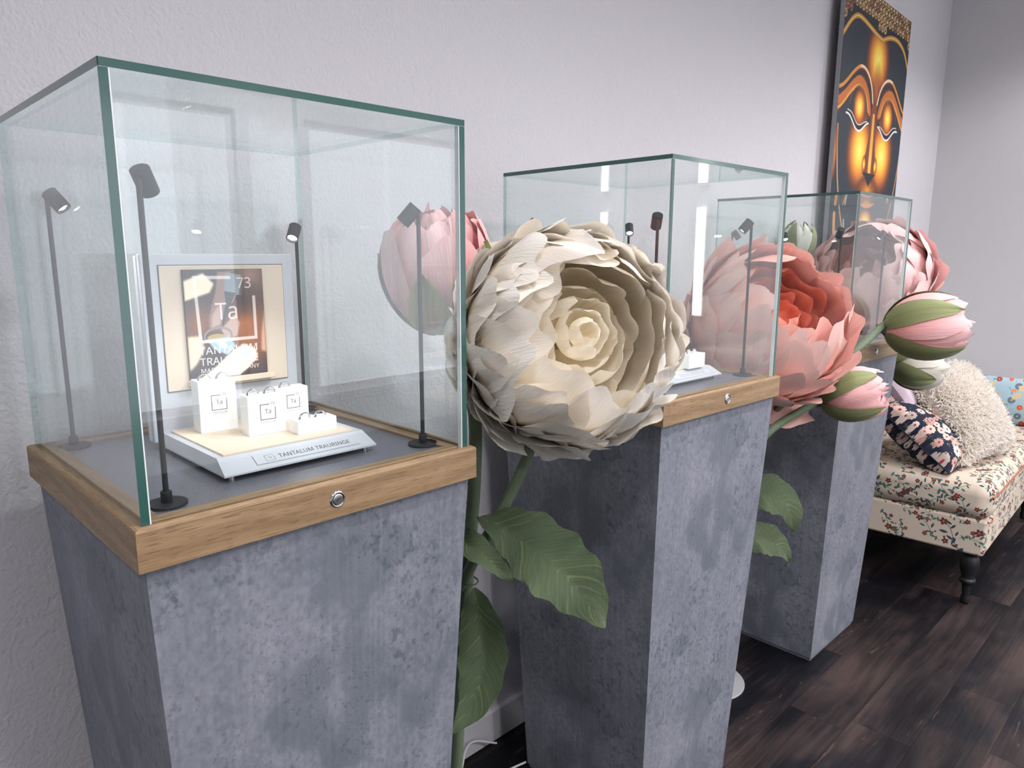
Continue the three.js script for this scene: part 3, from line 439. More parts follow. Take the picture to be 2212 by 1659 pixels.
{ // pink bud seen through the glass
  const base = [0.49, 0, -0.2], t = thing('paper_peony_bud', 'giant pink paper peony bud with green sepals behind the nearest glass hood', 'paper flower', base, 0, 'giant paper peony buds');
  const b = bloomAt(t, 'bud', [0.5, 1.39, -0.208], dir(-0.05, 0.86, 0.5), 0.3), R = 0.106;
  addLayers(b, R, [
    { th1: 52, n: 5, R: 1.0, w: 0.62, ys: 1.25, c0: C.pk0, c1: C.pk1, c2: C.pk2, jag: 0.05, ruf: 0.03, flare: 0.05 }, { th1: 42, n: 6, R: 0.95, w: 0.55, ys: 1.28, c0: C.pk0, c1: C.pk1, c2: C.pk2, jag: 0.05, ruf: 0.04 }, { th1: 33, n: 7, R: 0.84, w: 0.45, ys: 1.38, c0: C.pk0, c1: C.pk1, jag: 0.13, ruf: 0.09, curl: 0.05 }, { th1: 28, n: 6, R: 0.66, w: 0.36, ys: 1.6, c0: C.pk0, c1: C.pk1, jag: 0.08, ruf: 0.06 }, { th1: 14, n: 5, R: 0.42, w: 0.3, ys: 2.3, c0: C.pk0, c1: C.pk1, jag: 0.08, ruf: 0.05 },
    { th1: 74, n: 5, R: 1.05, w: 0.52, ys: 1.22, pointed: true, name: 'sepal', c0: C.gr0, c1: C.gr1, flare: 0.02, spread: 24 },
  ], 21);
  const rel = (a) => a.map((p) => [p[0] - base[0], p[1], p[2] - base[2]]);
  part(t, 'stem', tube(rel([[0.5, 0, -0.21], [0.5, 0.345, -0.177], [0.5, 0.73, -0.141], [0.5, 1.0, -0.11], [0.5, 1.125, -0.11], [0.503, 1.22, -0.15], [0.505, 1.3, -0.19]]), 0.0145, 0.012), M.stem);
  for (const y of [0.985, 0.935, 0.78]) part(t, 'wire_tie', new THREE.TorusGeometry(0.0155, 0.0016, 6, 20).rotateX(Math.PI / 2 + 0.15).translate(0.5 - base[0], y, -0.125 - base[2]), M.stem);
  part(t, 'leaf', leafGeo(rel([[0.405, 0.924, -0.08], [0.417, 0.903, 0.001], [0.43, 0.879, 0.034], [0.447, 0.86, 0.054]]), [-0.5, 0.7, 0.5], 0.024, { seed: 8, fold: 0.3 }), M.leaf);
  part(t, 'leaf', leafGeo(rel([[0.462, 0.798, -0.07], [0.46, 0.72, -0.045], [0.452, 0.66, -0.035], [0.42, 0.594, -0.03], [0.375, 0.555, -0.035]]), [-0.75, 0.1, 0.65], 0.046, { seed: 9, fold: 0.35, wave: 0.004 }), M.leaf);
}
{ // coral peony
  const base = [1.644, 0, -0.236], t = thing('paper_peony', 'giant coral pink crepe paper peony between the middle and farthest showcases', 'paper flower', base, 0, group12);
  part(t, 'stand_base', lathe([[0, 0], [0.118, 0], [0.12, 0.002], [0.12, 0.006], [0.117, 0.008], [0.02, 0.009], [0.014, 0.03], [0, 0.03]], 48), M.disc);
  const ctr = [1.638, 1.206, -0.106], R = 0.222, b = bloomAt(t, 'bloom', ctr, dir(0.33, 0.5, 0.8), 0.9);
  const sh = (th1, n, Rr, w, e = {}) => ({ th1, n, R: Rr, w, c0: C.cp0, c1: C.cp1, c2: C.cp2, flare: 0.14, fp: 5, jag: 0.1, ruf: 0.05, round: 0.24, spread: 26, curl: 0.06, ...e });
  addLayers(b, R, [
    sh(32, 8, 0.9, 0.4, { c0: C.co0, c1: C.co1, flare: 0.05 }), sh(42, 9, 0.94, 0.38, { c0: C.co0, c1: C.cp1 }), sh(54, 10, 0.97, 0.42), sh(66, 10, 0.985, 0.42), sh(80, 10, 1.0, 0.42), sh(94, 9, 1.0, 0.44, { flare: 0.22 }), sh(108, 9, 1.02, 0.4, { flare: 0.36, fp: 3 }), sh(126, 6, 1.04, 0.42, { flare: 0.5, fp: 2 }),
    { th1: 44, n: 8, R: 0.74, w: 0.42, dy: 0.06, c0: C.co0, c1: C.co1, jag: 0.07, ruf: 0.05 }, { th1: 48, n: 7, R: 0.58, w: 0.36, dy: 0.06, c0: C.co0, c1: C.co1, jag: 0.07, ruf: 0.05 }, { th1: 48, n: 6, R: 0.42, w: 0.3, dy: 0.1, c0: C.co0, c1: C.co1, jag: 0.07, ruf: 0.05 }, { th1: 40, n: 6, R: 0.27, w: 0.22, dy: 0.18, c0: C.co0, c1: C.co1, jag: 0.07, ruf: 0.04 },
  ], 31);
  const rel = (a) => a.map((p) => [p[0] - base[0], p[1], p[2] - base[2]]);
  part(t, 'stem', tube(rel([[1.644, 0.01, -0.236], [1.63, 0.5, -0.24], [1.64, 0.95, -0.25], [1.63, 1.05, -0.2]]), 0.014, 0.012), M.stem);
  part(t, 'leaf', leafGeo(rel([[1.529, 0.689, -0.113], [1.591, 0.7155, -0.059], [1.637, 0.684, -0.006], [1.641, 0.605, 0.021]]), [-0.5, 0.6, 0.6], 0.06, { seed: 15, fold: 0.15 }), M.leaf);
  part(t, 'leaf', leafGeo(rel([[1.485, 0.583, -0.082], [1.536, 0.597, -0.037], [1.58, 0.568, 0.015], [1.589, 0.53, 0.033]]), [-0.5, 0.6, 0.6], 0.048, { seed: 16, fold: 0.2 }), M.leaf);
}
function budThing(label, base, ctr, axis, R, ys, cols, seed, stem, group, spin = 0, sep = {}) {
  const t = thing('paper_peony_bud', label, 'paper flower', base, 0, group), b = bloomAt(t, 'bud', ctr, axis, spin), L = (th1, n, Rr, w, y2, e = {}) => ({ th1, n, R: Rr, w, ys: y2, c0: cols[0], c1: cols[1], c2: cols[2], jag: 0.07, ruf: 0.035, ...e });
  addLayers(b, R, [L(52, 5, 1.0, 0.6, ys, { flare: 0.05, jag: 0.1 }), L(40, 6, 0.94, 0.55, ys * 1.04, { jag: 0.12, ruf: 0.06 }), L(33, 6, 0.82, 0.45, ys * 1.14, { jag: 0.16, ruf: 0.09, curl: 0.05 }), L(28, 6, 0.62, 0.36, ys * 1.42, { jag: 0.16, ruf: 0.09 }), L(20, 5, 0.4, 0.26, ys * 2.05, { jag: 0.16, ruf: 0.08 }), { th1: sep.th1 ?? 55, n: sep.n ?? 4, R: 1.06, w: sep.w ?? 0.62, ys: ys * 0.98, pointed: true, name: 'sepal', c0: C.gr0, c1: C.gr1, flare: sep.flare ?? 0.03, spread: 22 }], seed);
  const bk = (k) => V3(...ctr).addScaledVector(axis, -k * R * ys).toArray(); stem = [...stem, bk(1.02)];
  part(b, 'calyx', lathe([[0, -1.16], [0.13, -1.16], [0.15, -1.05], [0.3, -0.95], [0.2, -0.9], [0, -0.9]].map(([x, y]) => [Math.max(0.0001, x * R), y * R * ys]), 20), M.stem);
  const rel = stem.map((p) => [p[0] - base[0], p[1], p[2] - base[2]]); part(t, 'stem', tube(rel, 0.012, 0.0115), M.stem); return t;
}
const bg = 'giant paper peony buds';
budThing('large pink paper bud with olive sepals pointing right, above the sofa', [1.66, 0.01, -0.2], [2.215, 1.188, 0.16], dir(0.95, 0.04, 0.28), 0.108, 1.22, [C.pk0, C.pk1, C.pk2], 41, [[1.66, 0.01, -0.21], [1.66, 0.6, -0.2], [1.72, 0.96, -0.08], [1.84, 1.108, 0.06]], bg, 0.6, { w: 0.46, th1: 52, n: 4 });
budThing('smaller pink paper bud in front of the farthest pedestal', [1.64, 0.01, -0.2], [1.81, 1.01, 0.1], dir(0.86, 0.26, 0.36), 0.08, 1.25, [C.pk0, C.pk1, C.pk2], 51, [[1.63, 0.01, -0.22], [1.57, 0.6, -0.16], [1.49, 0.89, -0.03]], bg, 1.5, { th1: 60, w: 0.5 });
{ // pale peony and two white buds beyond the third showcase
  const base = [2.62, 0, -0.3], t = thing('paper_peony', 'giant pale pink paper peony behind the farthest glass hood', 'paper flower', base, 0, group12), ctr = [2.69, 1.329, -0.2], R = 0.217;
  part(t, 'stand_base', lathe([[0, 0], [0.118, 0], [0.12, 0.002], [0.12, 0.006], [0.117, 0.008], [0.02, 0.009], [0.014, 0.03], [0, 0.03]], 48), M.disc);
  const b = bloomAt(t, 'bloom', ctr, dir(-0.55, 0.42, 0.72), 0.2), sh = (th1, n, Rr, w, e = {}) => ({ th1, n, R: Rr, w, c0: C.pe0, c1: C.pe1, c2: C.pk2, flare: 0.1, jag: 0.09, ruf: 0.04, spread: 16, ...e });
  addLayers(b, R, [sh(24, 8, 0.9, 0.44), sh(36, 9, 0.94, 0.42), sh(50, 10, 0.96, 0.4), sh(64, 10, 0.98, 0.4), sh(80, 10, 1, 0.42, { flare: 0.16 }), sh(96, 9, 1.01, 0.44, { flare: 0.2 }), sh(110, 8, 1.02, 0.44, { flare: 0.25 }), sh(36, 7, 0.7, 0.38, { dy: 0.03 }), sh(34, 6, 0.46, 0.28, { dy: 0.05 }), sh(26, 5, 0.26, 0.18, { dy: 0.08 })], 61);
  part(t, 'stem', tube([[0, 0.01, 0], [0.02, 0.6, 0.01], [0.03, 1.0, 0.02], [0.04, 1.15, 0.04]], 0.014, 0.012), M.stem);
}
budThing('white paper bud with green sepals over the sheepskin on the sofa', [2.64, 0.01, -0.24], [2.635, 0.998, 0.027], dir(0.93, 0.0, 0.25), 0.0915, 1.15, [C.wh0, C.wh1, C.wh1], 71, [[2.63, 0.01, -0.23], [2.6, 0.6, -0.2], [2.52, 0.93, -0.1]], bg, 0.8, { th1: 62, w: 0.5 });
budThing('white and green paper bud standing upright against the wall', [2.6, 0.01, -0.36], [2.53, 1.462, -0.435], dir(0.05, 0.95, 0.2), 0.066, 1.3, [C.wh0, C.wh1, C.wh1], 81, [[2.6, 0.01, -0.36], [2.58, 0.7, -0.42]], bg, 0.1, { th1: 26, n: 4, w: 0.45 });

/* ------------------------------------------------------------------ painting */
const PW = 0.9, PH = 1.4;
function faceArt(c, w, h) {
  const X = (u) => (1 - u / PW) * w, Y = (v) => (v / PH) * h; // u measured from the right edge, v from the top, in metres
  c.fillStyle = '#1d2a34'; c.fillRect(0, 0, w, h);
  const gl = (u, v, ru, rv, stops, rot = 0) => { c.save(); c.translate(X(u), Y(v)); c.rotate(rot); c.scale((ru / PW) * w, (rv / PH) * h); const g = c.createRadialGradient(0, 0, 0, 0, 0, 1); stops.forEach(([a, s]) => g.addColorStop(a, s)); c.fillStyle = g; c.beginPath(); c.arc(0, 0, 1, 0, 7); c.fill(); c.restore(); };
  const gold = [[0, 'rgba(255,240,130,1)'], [0.28, 'rgba(250,204,66,1)'], [0.55, 'rgba(214,118,34,0.95)'], [0.8, 'rgba(112,48,28,0.65)'], [1, 'rgba(40,38,44,0)']];
  gl(0.44, 0.26, 0.19, 0.19, gold); gl(0.43, 0.4, 0.07, 0.14, [[0, 'rgba(190,96,30,0.95)'], [1, 'rgba(80,40,30,0)']]);
  gl(0.59, 0.68, 0.2, 0.22, gold); gl(0.28, 0.68, 0.2, 0.22, gold); gl(0.44, 0.85, 0.16, 0.07, [[0, 'rgba(226,150,50,1)'], [0.6, 'rgba(150,72,28,0.8)'], [1, 'rgba(40,38,44,0)']]); gl(0.43, 1.0, 0.13, 0.08, gold);
  const curve = (pts, col, lw, fill) => { c.beginPath(); c.moveTo(X(pts[0][0]), Y(pts[0][1])); for (let k = 1; k < pts.length; k += 3) c.bezierCurveTo(X(pts[k][0]), Y(pts[k][1]), X(pts[k + 1][0]), Y(pts[k + 1][1]), X(pts[k + 2][0]), Y(pts[k + 2][1])); if (fill) { c.fillStyle = fill; c.fill(); } if (col) { c.strokeStyle = col; c.lineWidth = (lw / PW) * w; c.lineCap = 'round'; c.stroke(); } };
  // brows, lids and eyes, mirrored about u = 0.435
  for (const s of [1, -1]) {
    const m = (p) => p.map(([u, v]) => [0.435 + s * (u - 0.435), v]);
    const brow = m([[0.46, 0.47], [0.49, 0.33], [0.62, 0.3], [0.69, 0.335], [0.79, 0.38], [0.83, 0.44], [0.92, 0.45]]);
    const under = [...brow, ...m([[0.92, 0.56], [0.93, 0.57], [0.9, 0.56], [0.82, 0.5], [0.76, 0.42], [0.66, 0.42], [0.56, 0.42], [0.5, 0.5], [0.46, 0.56]])];
    curve(under, null, 0, '#5a2c1c'); curve(m([[0.5, 0.5], [0.54, 0.4], [0.62, 0.37], [0.68, 0.385], [0.78, 0.41], [0.84, 0.5], [0.93, 0.51]]), '#c26a24', 0.035); curve(m([[0.52, 0.5], [0.56, 0.41], [0.62, 0.395], [0.68, 0.41], [0.78, 0.44], [0.84, 0.53], [0.93, 0.54]]), '#e09c3c', 0.014);
    curve(m([[0.47, 0.5], [0.5, 0.36], [0.62, 0.325], [0.69, 0.36], [0.79, 0.4], [0.83, 0.46], [0.92, 0.47]]), '#1c2127', 0.018); curve(brow, '#d98a34', 0.016); curve(m([[0.47, 0.45], [0.5, 0.34], [0.6, 0.31], [0.66, 0.325]]), '#e9d9c0', 0.01);
    gl(0.435 + s * 0.2, 0.495, 0.1, 0.1, gold); curve(m([[0.53, 0.56], [0.55, 0.45], [0.6, 0.41], [0.66, 0.41], [0.72, 0.42], [0.75, 0.46], [0.76, 0.5]]), '#8a4a22', 0.006);
    curve(m([[0.5, 0.545], [0.56, 0.55], [0.58, 0.585], [0.63, 0.585], [0.7, 0.58], [0.72, 0.52], [0.79, 0.535]]), '#15191e', 0.024); curve(m([[0.5, 0.55], [0.56, 0.56], [0.58, 0.598], [0.63, 0.598], [0.7, 0.595], [0.72, 0.535], [0.795, 0.54]]), '#e9e6e2', 0.009); curve(m([[0.52, 0.545], [0.57, 0.55], [0.59, 0.57], [0.63, 0.572], [0.69, 0.57], [0.7, 0.52], [0.78, 0.525]]), '#cfc8bd', 0.006);
    curve(m([[0.88, 0.6], [0.86, 0.8], [0.8, 0.95], [0.72, 1.05]]), '#b98a5a', 0.014); 
  }
  // nose
  curve([[0.47, 0.46], [0.47, 0.6], [0.5, 0.68], [0.53, 0.74], [0.52, 0.78], [0.45, 0.8], [0.435, 0.81], [0.42, 0.8], [0.35, 0.78], [0.345, 0.74], [0.38, 0.68], [0.4, 0.6], [0.4, 0.46]], null, 0, '#7a3a1c'); curve([[0.448, 0.5], [0.455, 0.62], [0.46, 0.7], [0.455, 0.77], [0.44, 0.79], [0.43, 0.79], [0.415, 0.77], [0.41, 0.7], [0.415, 0.62], [0.424, 0.5]], null, 0, '#e2a540'); gl(0.435, 0.72, 0.022, 0.09, [[0, 'rgba(250,226,140,1)'], [1, 'rgba(226,165,64,0)']]); gl(0.515, 0.735, 0.03, 0.045, gold); gl(0.358, 0.735, 0.03, 0.045, gold); curve([[0.53, 0.775], [0.49, 0.79], [0.46, 0.81], [0.435, 0.835], [0.41, 0.81], [0.38, 0.79], [0.345, 0.775], [0.38, 0.77], [0.49, 0.77], [0.53, 0.775]], null, 0, '#1b1c22');
  // lips and chin
  curve([[0.56, 0.905], [0.5, 0.88], [0.47, 0.875], [0.435, 0.89], [0.4, 0.875], [0.37, 0.88], [0.31, 0.905], [0.37, 0.95], [0.5, 0.95], [0.56, 0.905]], '#3c1d14', 0.008, '#c9822e');
  // hairline with knotted curls
  c.beginPath(); const hl = [[0.95, 0.28], [0.86, 0.2], [0.8, 0.13], [0.72, 0.13], [0.62, 0.13], [0.5, 0.165], [0.395, 0.165], [0.3, 0.125], [0.2, 0.12], [0.14, 0.135], [0.06, 0.15], [0.03, 0.19], [-0.02, 0.24]]; c.moveTo(X(0.95), Y(0)); c.lineTo(X(hl[0][0]), Y(hl[0][1])); for (let k = 1; k < hl.length; k += 3) c.bezierCurveTo(X(hl[k][0]), Y(hl[k][1]), X(hl[k + 1][0]), Y(hl[k + 1][1]), X(hl[k + 2][0]), Y(hl[k + 2][1])); c.lineTo(X(-0.02), Y(0)); c.closePath(); c.fillStyle = '#1a2026'; c.fill(); curve(hl, '#b98434', 0.022); curve(hl, '#e6c06a', 0.006);
  const R = rng(99); for (let r = 0; r < 6; r++) for (let k = 0; k < 24; k++) { const u = k * 0.041 + (r % 2) * 0.02 - 0.01, lim = u > 0.395 ? lerp(0.15, 0.12, clamp((u - 0.395) / 0.3)) + 0.5 * Math.max(0, u - 0.76) : lerp(0.15, 0.115, clamp((0.395 - u) / 0.2)) + 0.3 * Math.max(0, 0.12 - u), v = r * 0.035 + 0.012; if (v > lim - 0.025) continue; const q = R(); c.strokeStyle = q < 0.5 ? '#a8824a' : q < 0.8 ? '#c8a868' : '#8c5438'; c.lineWidth = 0.009 / PW * w; c.beginPath(); c.ellipse(X(u), Y(v), 0.0135 / PW * w, 0.0145 / PH * h, 0.5, 0, 7); c.stroke(); c.fillStyle = '#14181c'; c.beginPath(); c.arc(X(u), Y(v), 0.009 / PW * w, 0, 7); c.fill(); c.fillStyle = q < 0.55 ? '#efe6d4' : '#d08a6a'; c.beginPath(); c.arc(X(u) - 2, Y(v) - 2, 0.0058 / PW * w, 0, 7); c.fill(); }
  // ear lobes and neck bands at the left edge
  gl(0.9, 0.72, 0.035, 0.14, [[0, 'rgba(220,140,50,1)'], [0.7, 'rgba(150,74,30,0.9)'], [1, 'rgba(40,38,44,0)']]); curve([[0.84, 0.98], [0.83, 1.1], [0.78, 1.25], [0.7, 1.4]], '#c98a4a', 0.03); curve([[0.72, 1.0], [0.7, 1.1], [0.64, 1.2], [0.6, 1.4]], '#cdbf9a', 0.012); curve([[0.1, 1.0], [0.12, 1.1], [0.2, 1.25], [0.28, 1.4]], '#c98a4a', 0.03);
  for (let k = 0; k < 260; k++) { c.fillStyle = `rgba(30,22,20,${0.15 + 0.3 * R()})`; c.fillRect(R() * w, R() * h, 1 + R() * 3, 1 + R() * 2); }
}
{
  const t = thing('canvas_painting', 'tall canvas painting of a golden serene face with closed eyes on the wall', 'painting', [3.785, 2.569, -0.5], 0.037);
  part(t, 'canvas', rbox(PW, PH, 0.02, 0.003, -PW / 2, -PH / 2, -0.0105), std({ color: new THREE.Color(0.3, 0.3, 0.32), roughness: 0.8 }));
  const p = part(t, 'printed_face', new THREE.PlaneGeometry(PW - 0.003, PH - 0.003), std({ map: canvasTex(900, 1400, faceArt), roughness: 0.5 })); p.position.set(-PW / 2, -PH / 2, 0.0003);
  part(t, 'wall_spacer', box(0.03, 0.03, 0.034, -PW + 0.08, -0.2, -0.0365), M.plinth);
}

/* ------------------------------------------------------------------ sofa and cushions */
function floral(c, w, h, o) {
  c.fillStyle = o.bg; c.fillRect(0, 0, w, h); const R = rng(o.seed);
  const wrap = (x, y, r, f) => { for (const dx of [-w, 0, w]) for (const dy of [-h, 0, h]) if (x + dx > -r && x + dx < w + r && y + dy > -r && y + dy < h + r) { c.save(); c.translate(x + dx, y + dy); f(); c.restore(); } };
  const leaf = (s, a, col) => { c.save(); c.rotate(a); c.fillStyle = col; c.beginPath(); c.moveTo(0, 0); c.quadraticCurveTo(s * 0.5, -s * 0.34, s, 0); c.quadraticCurveTo(s * 0.5, s * 0.34, 0, 0); c.fill(); c.restore(); };
  for (let k = 0; k < o.sprays; k++) { const gn = Math.ceil(Math.sqrt(o.sprays)), x = ((k % gn) + 0.2 + 0.6 * R()) / gn * w, y = (Math.floor(k / gn) + 0.2 + 0.6 * R()) / gn * h, s = o.size * (0.75 + 0.5 * R()), a0 = R() * 6.28, col = o.leaves[Math.floor(R() * o.leaves.length)], rnd = Array.from({ length: 24 }, () => R()), fc = o.flowers[Math.floor(R() * o.flowers.length)], f2 = o.flowers[Math.floor(R() * o.flowers.length)];
    wrap(x, y, s * 3.2, () => {
      c.rotate(a0); c.strokeStyle = col; c.lineWidth = Math.max(1.5, s * 0.05); c.beginPath(); c.moveTo(-s * 1.6, s * 0.5); c.bezierCurveTo(-s * 0.6, -s * 0.5, s * 0.4, s * 0.6, s * 1.6, -s * 0.4); c.stroke();
      for (let i = 0; i < o.nl; i++) { c.save(); c.translate(-s * 1.5 + (i / o.nl) * s * 3, s * 0.3 * Math.sin(i * 2.1) ); leaf(s * (0.55 + 0.25 * rnd[i]), (i % 2 ? -1 : 1) * (0.7 + 0.5 * rnd[i + 8]), col); c.restore(); }
      const flower = (fx, fy, fs, fcol) => { c.save(); c.translate(fx, fy); for (let p = 0; p < o.petals; p++) { const a = (p / o.petals) * 6.283; c.fillStyle = fcol; c.beginPath(); c.ellipse(Math.cos(a) * fs * 0.5, Math.sin(a) * fs * 0.5, fs * 0.42, fs * 0.3, a, 0, 7); c.fill(); } if (o.ring) { c.fillStyle = o.ring; c.beginPath(); c.arc(0, 0, fs * 0.45, 0, 7); c.fill(); } c.fillStyle = o.heart; c.beginPath(); c.arc(0, 0, fs * 0.22, 0, 7); c.fill(); c.restore(); };
      flower(s * 1.5, -s * 0.4, s * o.fs, fc); flower(-s * 0.4, -s * 0.7, s * o.fs * 0.8, f2); if (o.buds) for (let i = 0; i < 3; i++) { c.fillStyle = fc; c.beginPath(); c.arc(s * (rnd[i + 16] * 2 - 1), s * (rnd[i + 19] * 1.6 - 0.8), s * 0.1, 0, 7); c.fill(); }
    }); }
}
const sofaTex = canvasTex(1024, 1024, (c, w, h) => floral(c, w, h, { bg: '#c2b4a2', seed: 5, sprays: 36, size: 70, nl: 8, petals: 5, fs: 0.42, leaves: ['#30504e', '#3e605c', '#264248'], flowers: ['#662826', '#74322c', '#58242c'], heart: '#a8785a', buds: true }), 0.5, 0.5);
const darkTex = canvasTex(1024, 1024, (c, w, h) => floral(c, w, h, { bg: '#10182c', seed: 15, sprays: 36, size: 66, nl: 7, petals: 9, fs: 0.95, leaves: ['#2e4654', '#4e4c4a', '#34323e', '#4c2830'], flowers: ['#d8c4b8', '#cdb0a4', '#a99c92', '#b08a80'], heart: '#8c2836', buds: true }), 0.32, 0.32);
const blueTex = canvasTex(1024, 1024, (c, w, h) => floral(c, w, h, { bg: '#9cb6c0', seed: 26, sprays: 25, size: 64, nl: 4, petals: 11, fs: 0.85, leaves: ['#4c6e80', '#5a7c8c', '#b8b48a'], flowers: ['#cc5444', '#d88a4a', '#c8b890', '#a03a3c', '#5a7484'], heart: '#e0a070', buds: true }), 0.34, 0.34);
const fabric = (map) => std({ map, roughness: 0.9 }), sofaMat = fabric(sofaTex);
// cushion: a pillow of half sizes a, b and thickness t in its local xy plane, or a boxy pad
function pillowGeo(a, b, t, pinch = 0.06, seed = 1) {
  const f = (sgn) => strip(22, 22, (u, v) => { const x = u * 2 - 1, y = v * 2 - 1, e = Math.pow(Math.max(0, (1 - x * x) * (1 - y * y)), 0.42), px = x * a * (1 - pinch * (1 - Math.abs(x)) * 0 - pinch * (1 - y * y) * Math.abs(x) * -0.0 - pinch * (1 - Math.abs(y)) * x * x), py = y * b * (1 - pinch * (1 - Math.abs(x)) * y * y); const wob = 0.04 * Math.sin(x * 5 + seed) * Math.sin(y * 4 + seed * 2); return { p: [px * sgn, py, sgn * t * e * (1 + wob)], uv: [px * sgn + sgn, py] }; });
  return mergeGeometries([f(1), f(-1)]);
}
{
  const t = thing('sofa', 'upholstered daybed sofa in cream fabric with small red flowers and dark turned legs', 'sofa', [2.85, 0, 0.265], 0.037), LX = 1.5, LZ = 0.72; // local x along the sofa, z towards the room; origin at the near front corner
  const P = (name, g, m = sofaMat, l) => part(t, name, g, m, l);
  P('base_frame', rbox(LX, 0.15, LZ, 0.012, LX / 2, 0.302, -LZ / 2, 3));
  const sc = P('seat_cushion', meterUV(new RoundedBoxGeometry(LX + 0.03, 0.16, LZ + 0.03, 8, 0.06).translate(LX / 2, 0.452, -LZ / 2), 0.13, 0.21));
  part(sc, 'piping', tube([[-0.012, 0.478, 0.012], [0.2, 0.478, 0.0145], [0.8, 0.478, 0.015], [LX, 0.478, 0.014]], 0.004, 0.004, 40, 8), std({ color: new THREE.Color(0.32, 0.1, 0.05), roughness: 0.8 }), 'rust red piping');
  part(sc, 'piping', tube([[-0.006, 0.4, 0.008], [0.03, 0.385, 0.012], [0.0, 0.378, 0.013], [-0.013, 0.38, 0.004]], 0.003, 0.003, 16, 6), std({ color: new THREE.Color(0.32, 0.1, 0.05), roughness: 0.8 }));
  P('far_arm', rbox(0.13, 0.2, LZ, 0.05, LX - 0.07, 0.58, -LZ / 2, 4)); P('backrest', rbox(0.75, 0.34, 0.13, 0.05, 0.42, 0.66, -LZ + 0.07, 4));
  const lp = [[0.001, 0], [0.017, 0], [0.02, 0.01], [0.02, 0.03], [0.016, 0.036], [0.022, 0.078], [0.024, 0.085], [0.034, 0.092], [0.037, 0.1], [0.034, 0.108], [0.026, 0.113], [0.034, 0.135], [0.042, 0.165], [0.043, 0.185], [0.037, 0.205], [0.03, 0.212], [0.04, 0.217], [0.042, 0.222], [0.04, 0.227], [0.03, 0.23], [0.001, 0.23]];
  const legMat = std({ color: new THREE.Color(0.007, 0.007, 0.009), roughness: 0.45 });
  for (const [x, z] of [[0.05, -0.05], [LX - 0.12, -0.05], [0.05, -LZ + 0.05], [LX - 0.12, -LZ + 0.05]]) P('leg', lathe(lp.map(([r, y]) => [r * 0.82, y]), 28).translate(x, 0, z), legMat);
}
function pillow(label, ctr, turnY, lean, roll, a, b, th, mat, name = 'cushion') { // faces +z before it is turned
  const t = thing(name, label, 'cushion', ctr, 0, 'cushions on the sofa'); t.rotation.order = 'YXZ'; t.rotation.set(-lean, turnY, roll);
  part(t, 'cover', pillowGeo(a, b, th), mat); return t;
}
{ const t = pillow('dark navy floral cushion lying on the near end of the sofa', [2.975, 0.655, -0.03], -0.04, 0.93, 0, 0.12, 0.19, 0.095, fabric(darkTex));
  part(t, 'seam', tube(Array.from({ length: 25 }, (_, k) => { const a = k / 24 * 4, s = Math.floor(a) % 4, f = (a - Math.floor(a)) * 2 - 1; const q = [[f, -1], [1, f], [-f, 1], [-1, -f]][s]; return [q[0] * 0.118, q[1] * 0.188, 0]; }), 0.003, 0.003, 96, 6), std({ color: new THREE.Color(0.006, 0.01, 0.025), roughness: 0.9 })); }
pillow('small plain lilac cushion tucked behind the dark floral cushion', [3.05, 0.835, -0.15], 0.1, 0.7, 0, 0.11, 0.1, 0.05, std({ color: new THREE.Color(0.56, 0.46, 0.52), roughness: 0.9 }));
pillow('pale blue cushion with red and orange flowers at the far end of the sofa', [4.11, 0.655, 0.06], -Math.PI / 2 + 0.1, 0.16, 0, 0.24, 0.128, 0.055, fabric(blueTex));
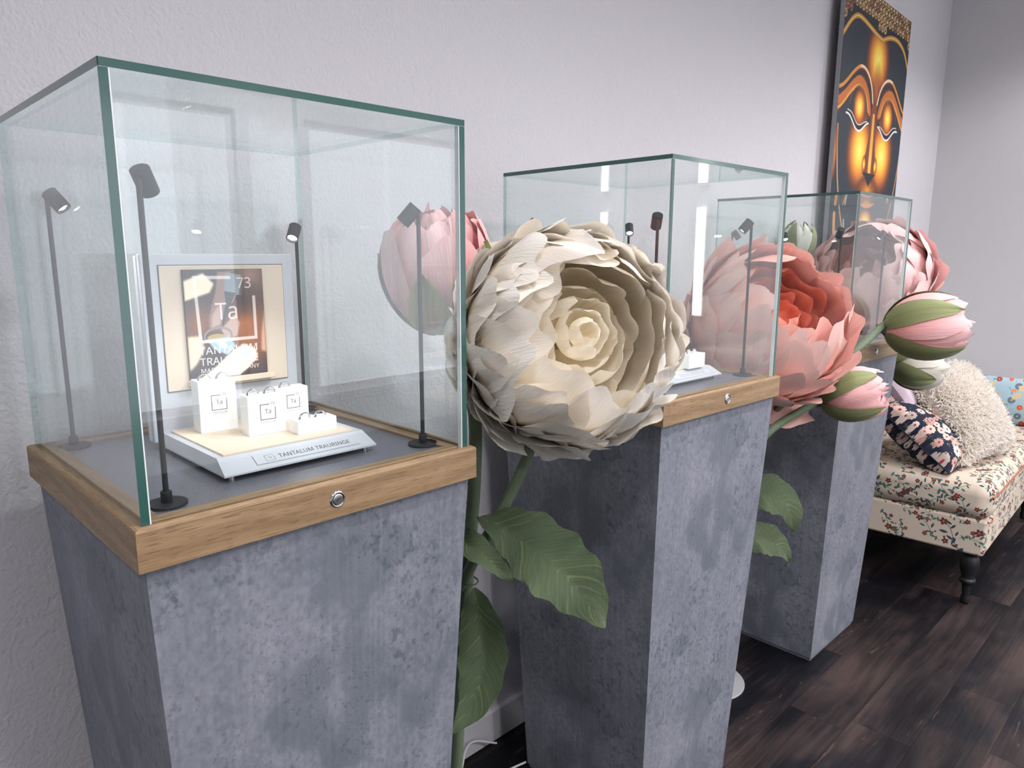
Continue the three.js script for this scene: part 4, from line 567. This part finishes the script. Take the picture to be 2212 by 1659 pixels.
{ // sheepskin
  const t = pillow('fluffy cream sheepskin cushion in the middle of the sofa', [3.2, 0.74, 0.045], -0.22, 0.62, 0.06, 0.2, 0.19, 0.095, std({ color: new THREE.Color(0.88, 0.83, 0.76), roughness: 1 }), 'sheepskin_cushion');
  const g = pillowGeo(0.2, 0.19, 0.095), p = g.attributes.position, nrm = g.attributes.normal, R = rng(77), N = 36000;
  const tuft = strip(2, 4, (u, v) => { const w = 0.0036 * (1 - v * 0.75), a = (u * 2 - 1) * 1; return { p: [a * w, v * 0.03, 0.018 * v * v + 0.002 * (1 - a * a)] }; });
  const im = new THREE.InstancedMesh(tuft, phys({ color: 0xffffff, roughness: 1, side: THREE.DoubleSide, transmission: 0.4, thickness: 0 }), N), mt = new THREE.Matrix4(), q = new THREE.Quaternion(), q2 = new THREE.Quaternion(), s = V3(), col = new THREE.Color();
  for (let k = 0; k < N; k++) { const i = Math.floor(R() * p.count); const P = V3(p.getX(i), p.getY(i), p.getZ(i)).add(V3((R() - 0.5) * 0.024, (R() - 0.5) * 0.022, (R() - 0.5) * 0.012)); const n = V3(nrm.getX(i), nrm.getY(i), nrm.getZ(i)).add(V3((R() - 0.5) * 0.8, (R() - 0.5) * 0.8 - 0.25, (R() - 0.5) * 0.8)).normalize(); q.setFromUnitVectors(V3(0, 1, 0), n); q2.setFromAxisAngle(V3(0, 1, 0), R() * 6.28); q.multiply(q2); s.setScalar(0.7 + 0.6 * R()); mt.compose(P.addScaledVector(n, -0.006), q, s); im.setMatrixAt(k, mt); const b = 0.94 + 0.08 * R(); im.setColorAt(k, col.setRGB(0.97 * b, 0.92 * b, 0.85 * b)); }
  im.name = 'fleece'; im.userData.kind = 'stuff'; im.castShadow = im.receiveShadow = true; t.add(im);
}

/* ------------------------------------------------------------------ cables */
for (const [lab, pts] of [['thin white cable running up the skirting behind the pedestals', [[0.35, 0.004, -0.28], [0.5, 0.004, -0.35], [0.6, 0.004, -0.4], [0.74, 0.02, -0.455], [0.8, 0.05, -0.495], [0.83, 0.05, -0.5], [0.9, 0.02, -0.48]]], ['thin white cable lying flat on the dark floor behind the pedestals', [[0.4, 0.004, -0.44], [0.52, 0.006, -0.44], [0.6, 0.004, -0.43], [0.68, 0.004, -0.44], [0.78, 0.004, -0.41], [0.92, 0.004, -0.38]]]]) {
  const t = thing('power_cable', lab, 'cable', [0, 0, 0]); part(t, 'cord', tube(pts, 0.003, 0.003, 60, 8), M.cable);
}
renderer.render(scene, camera);
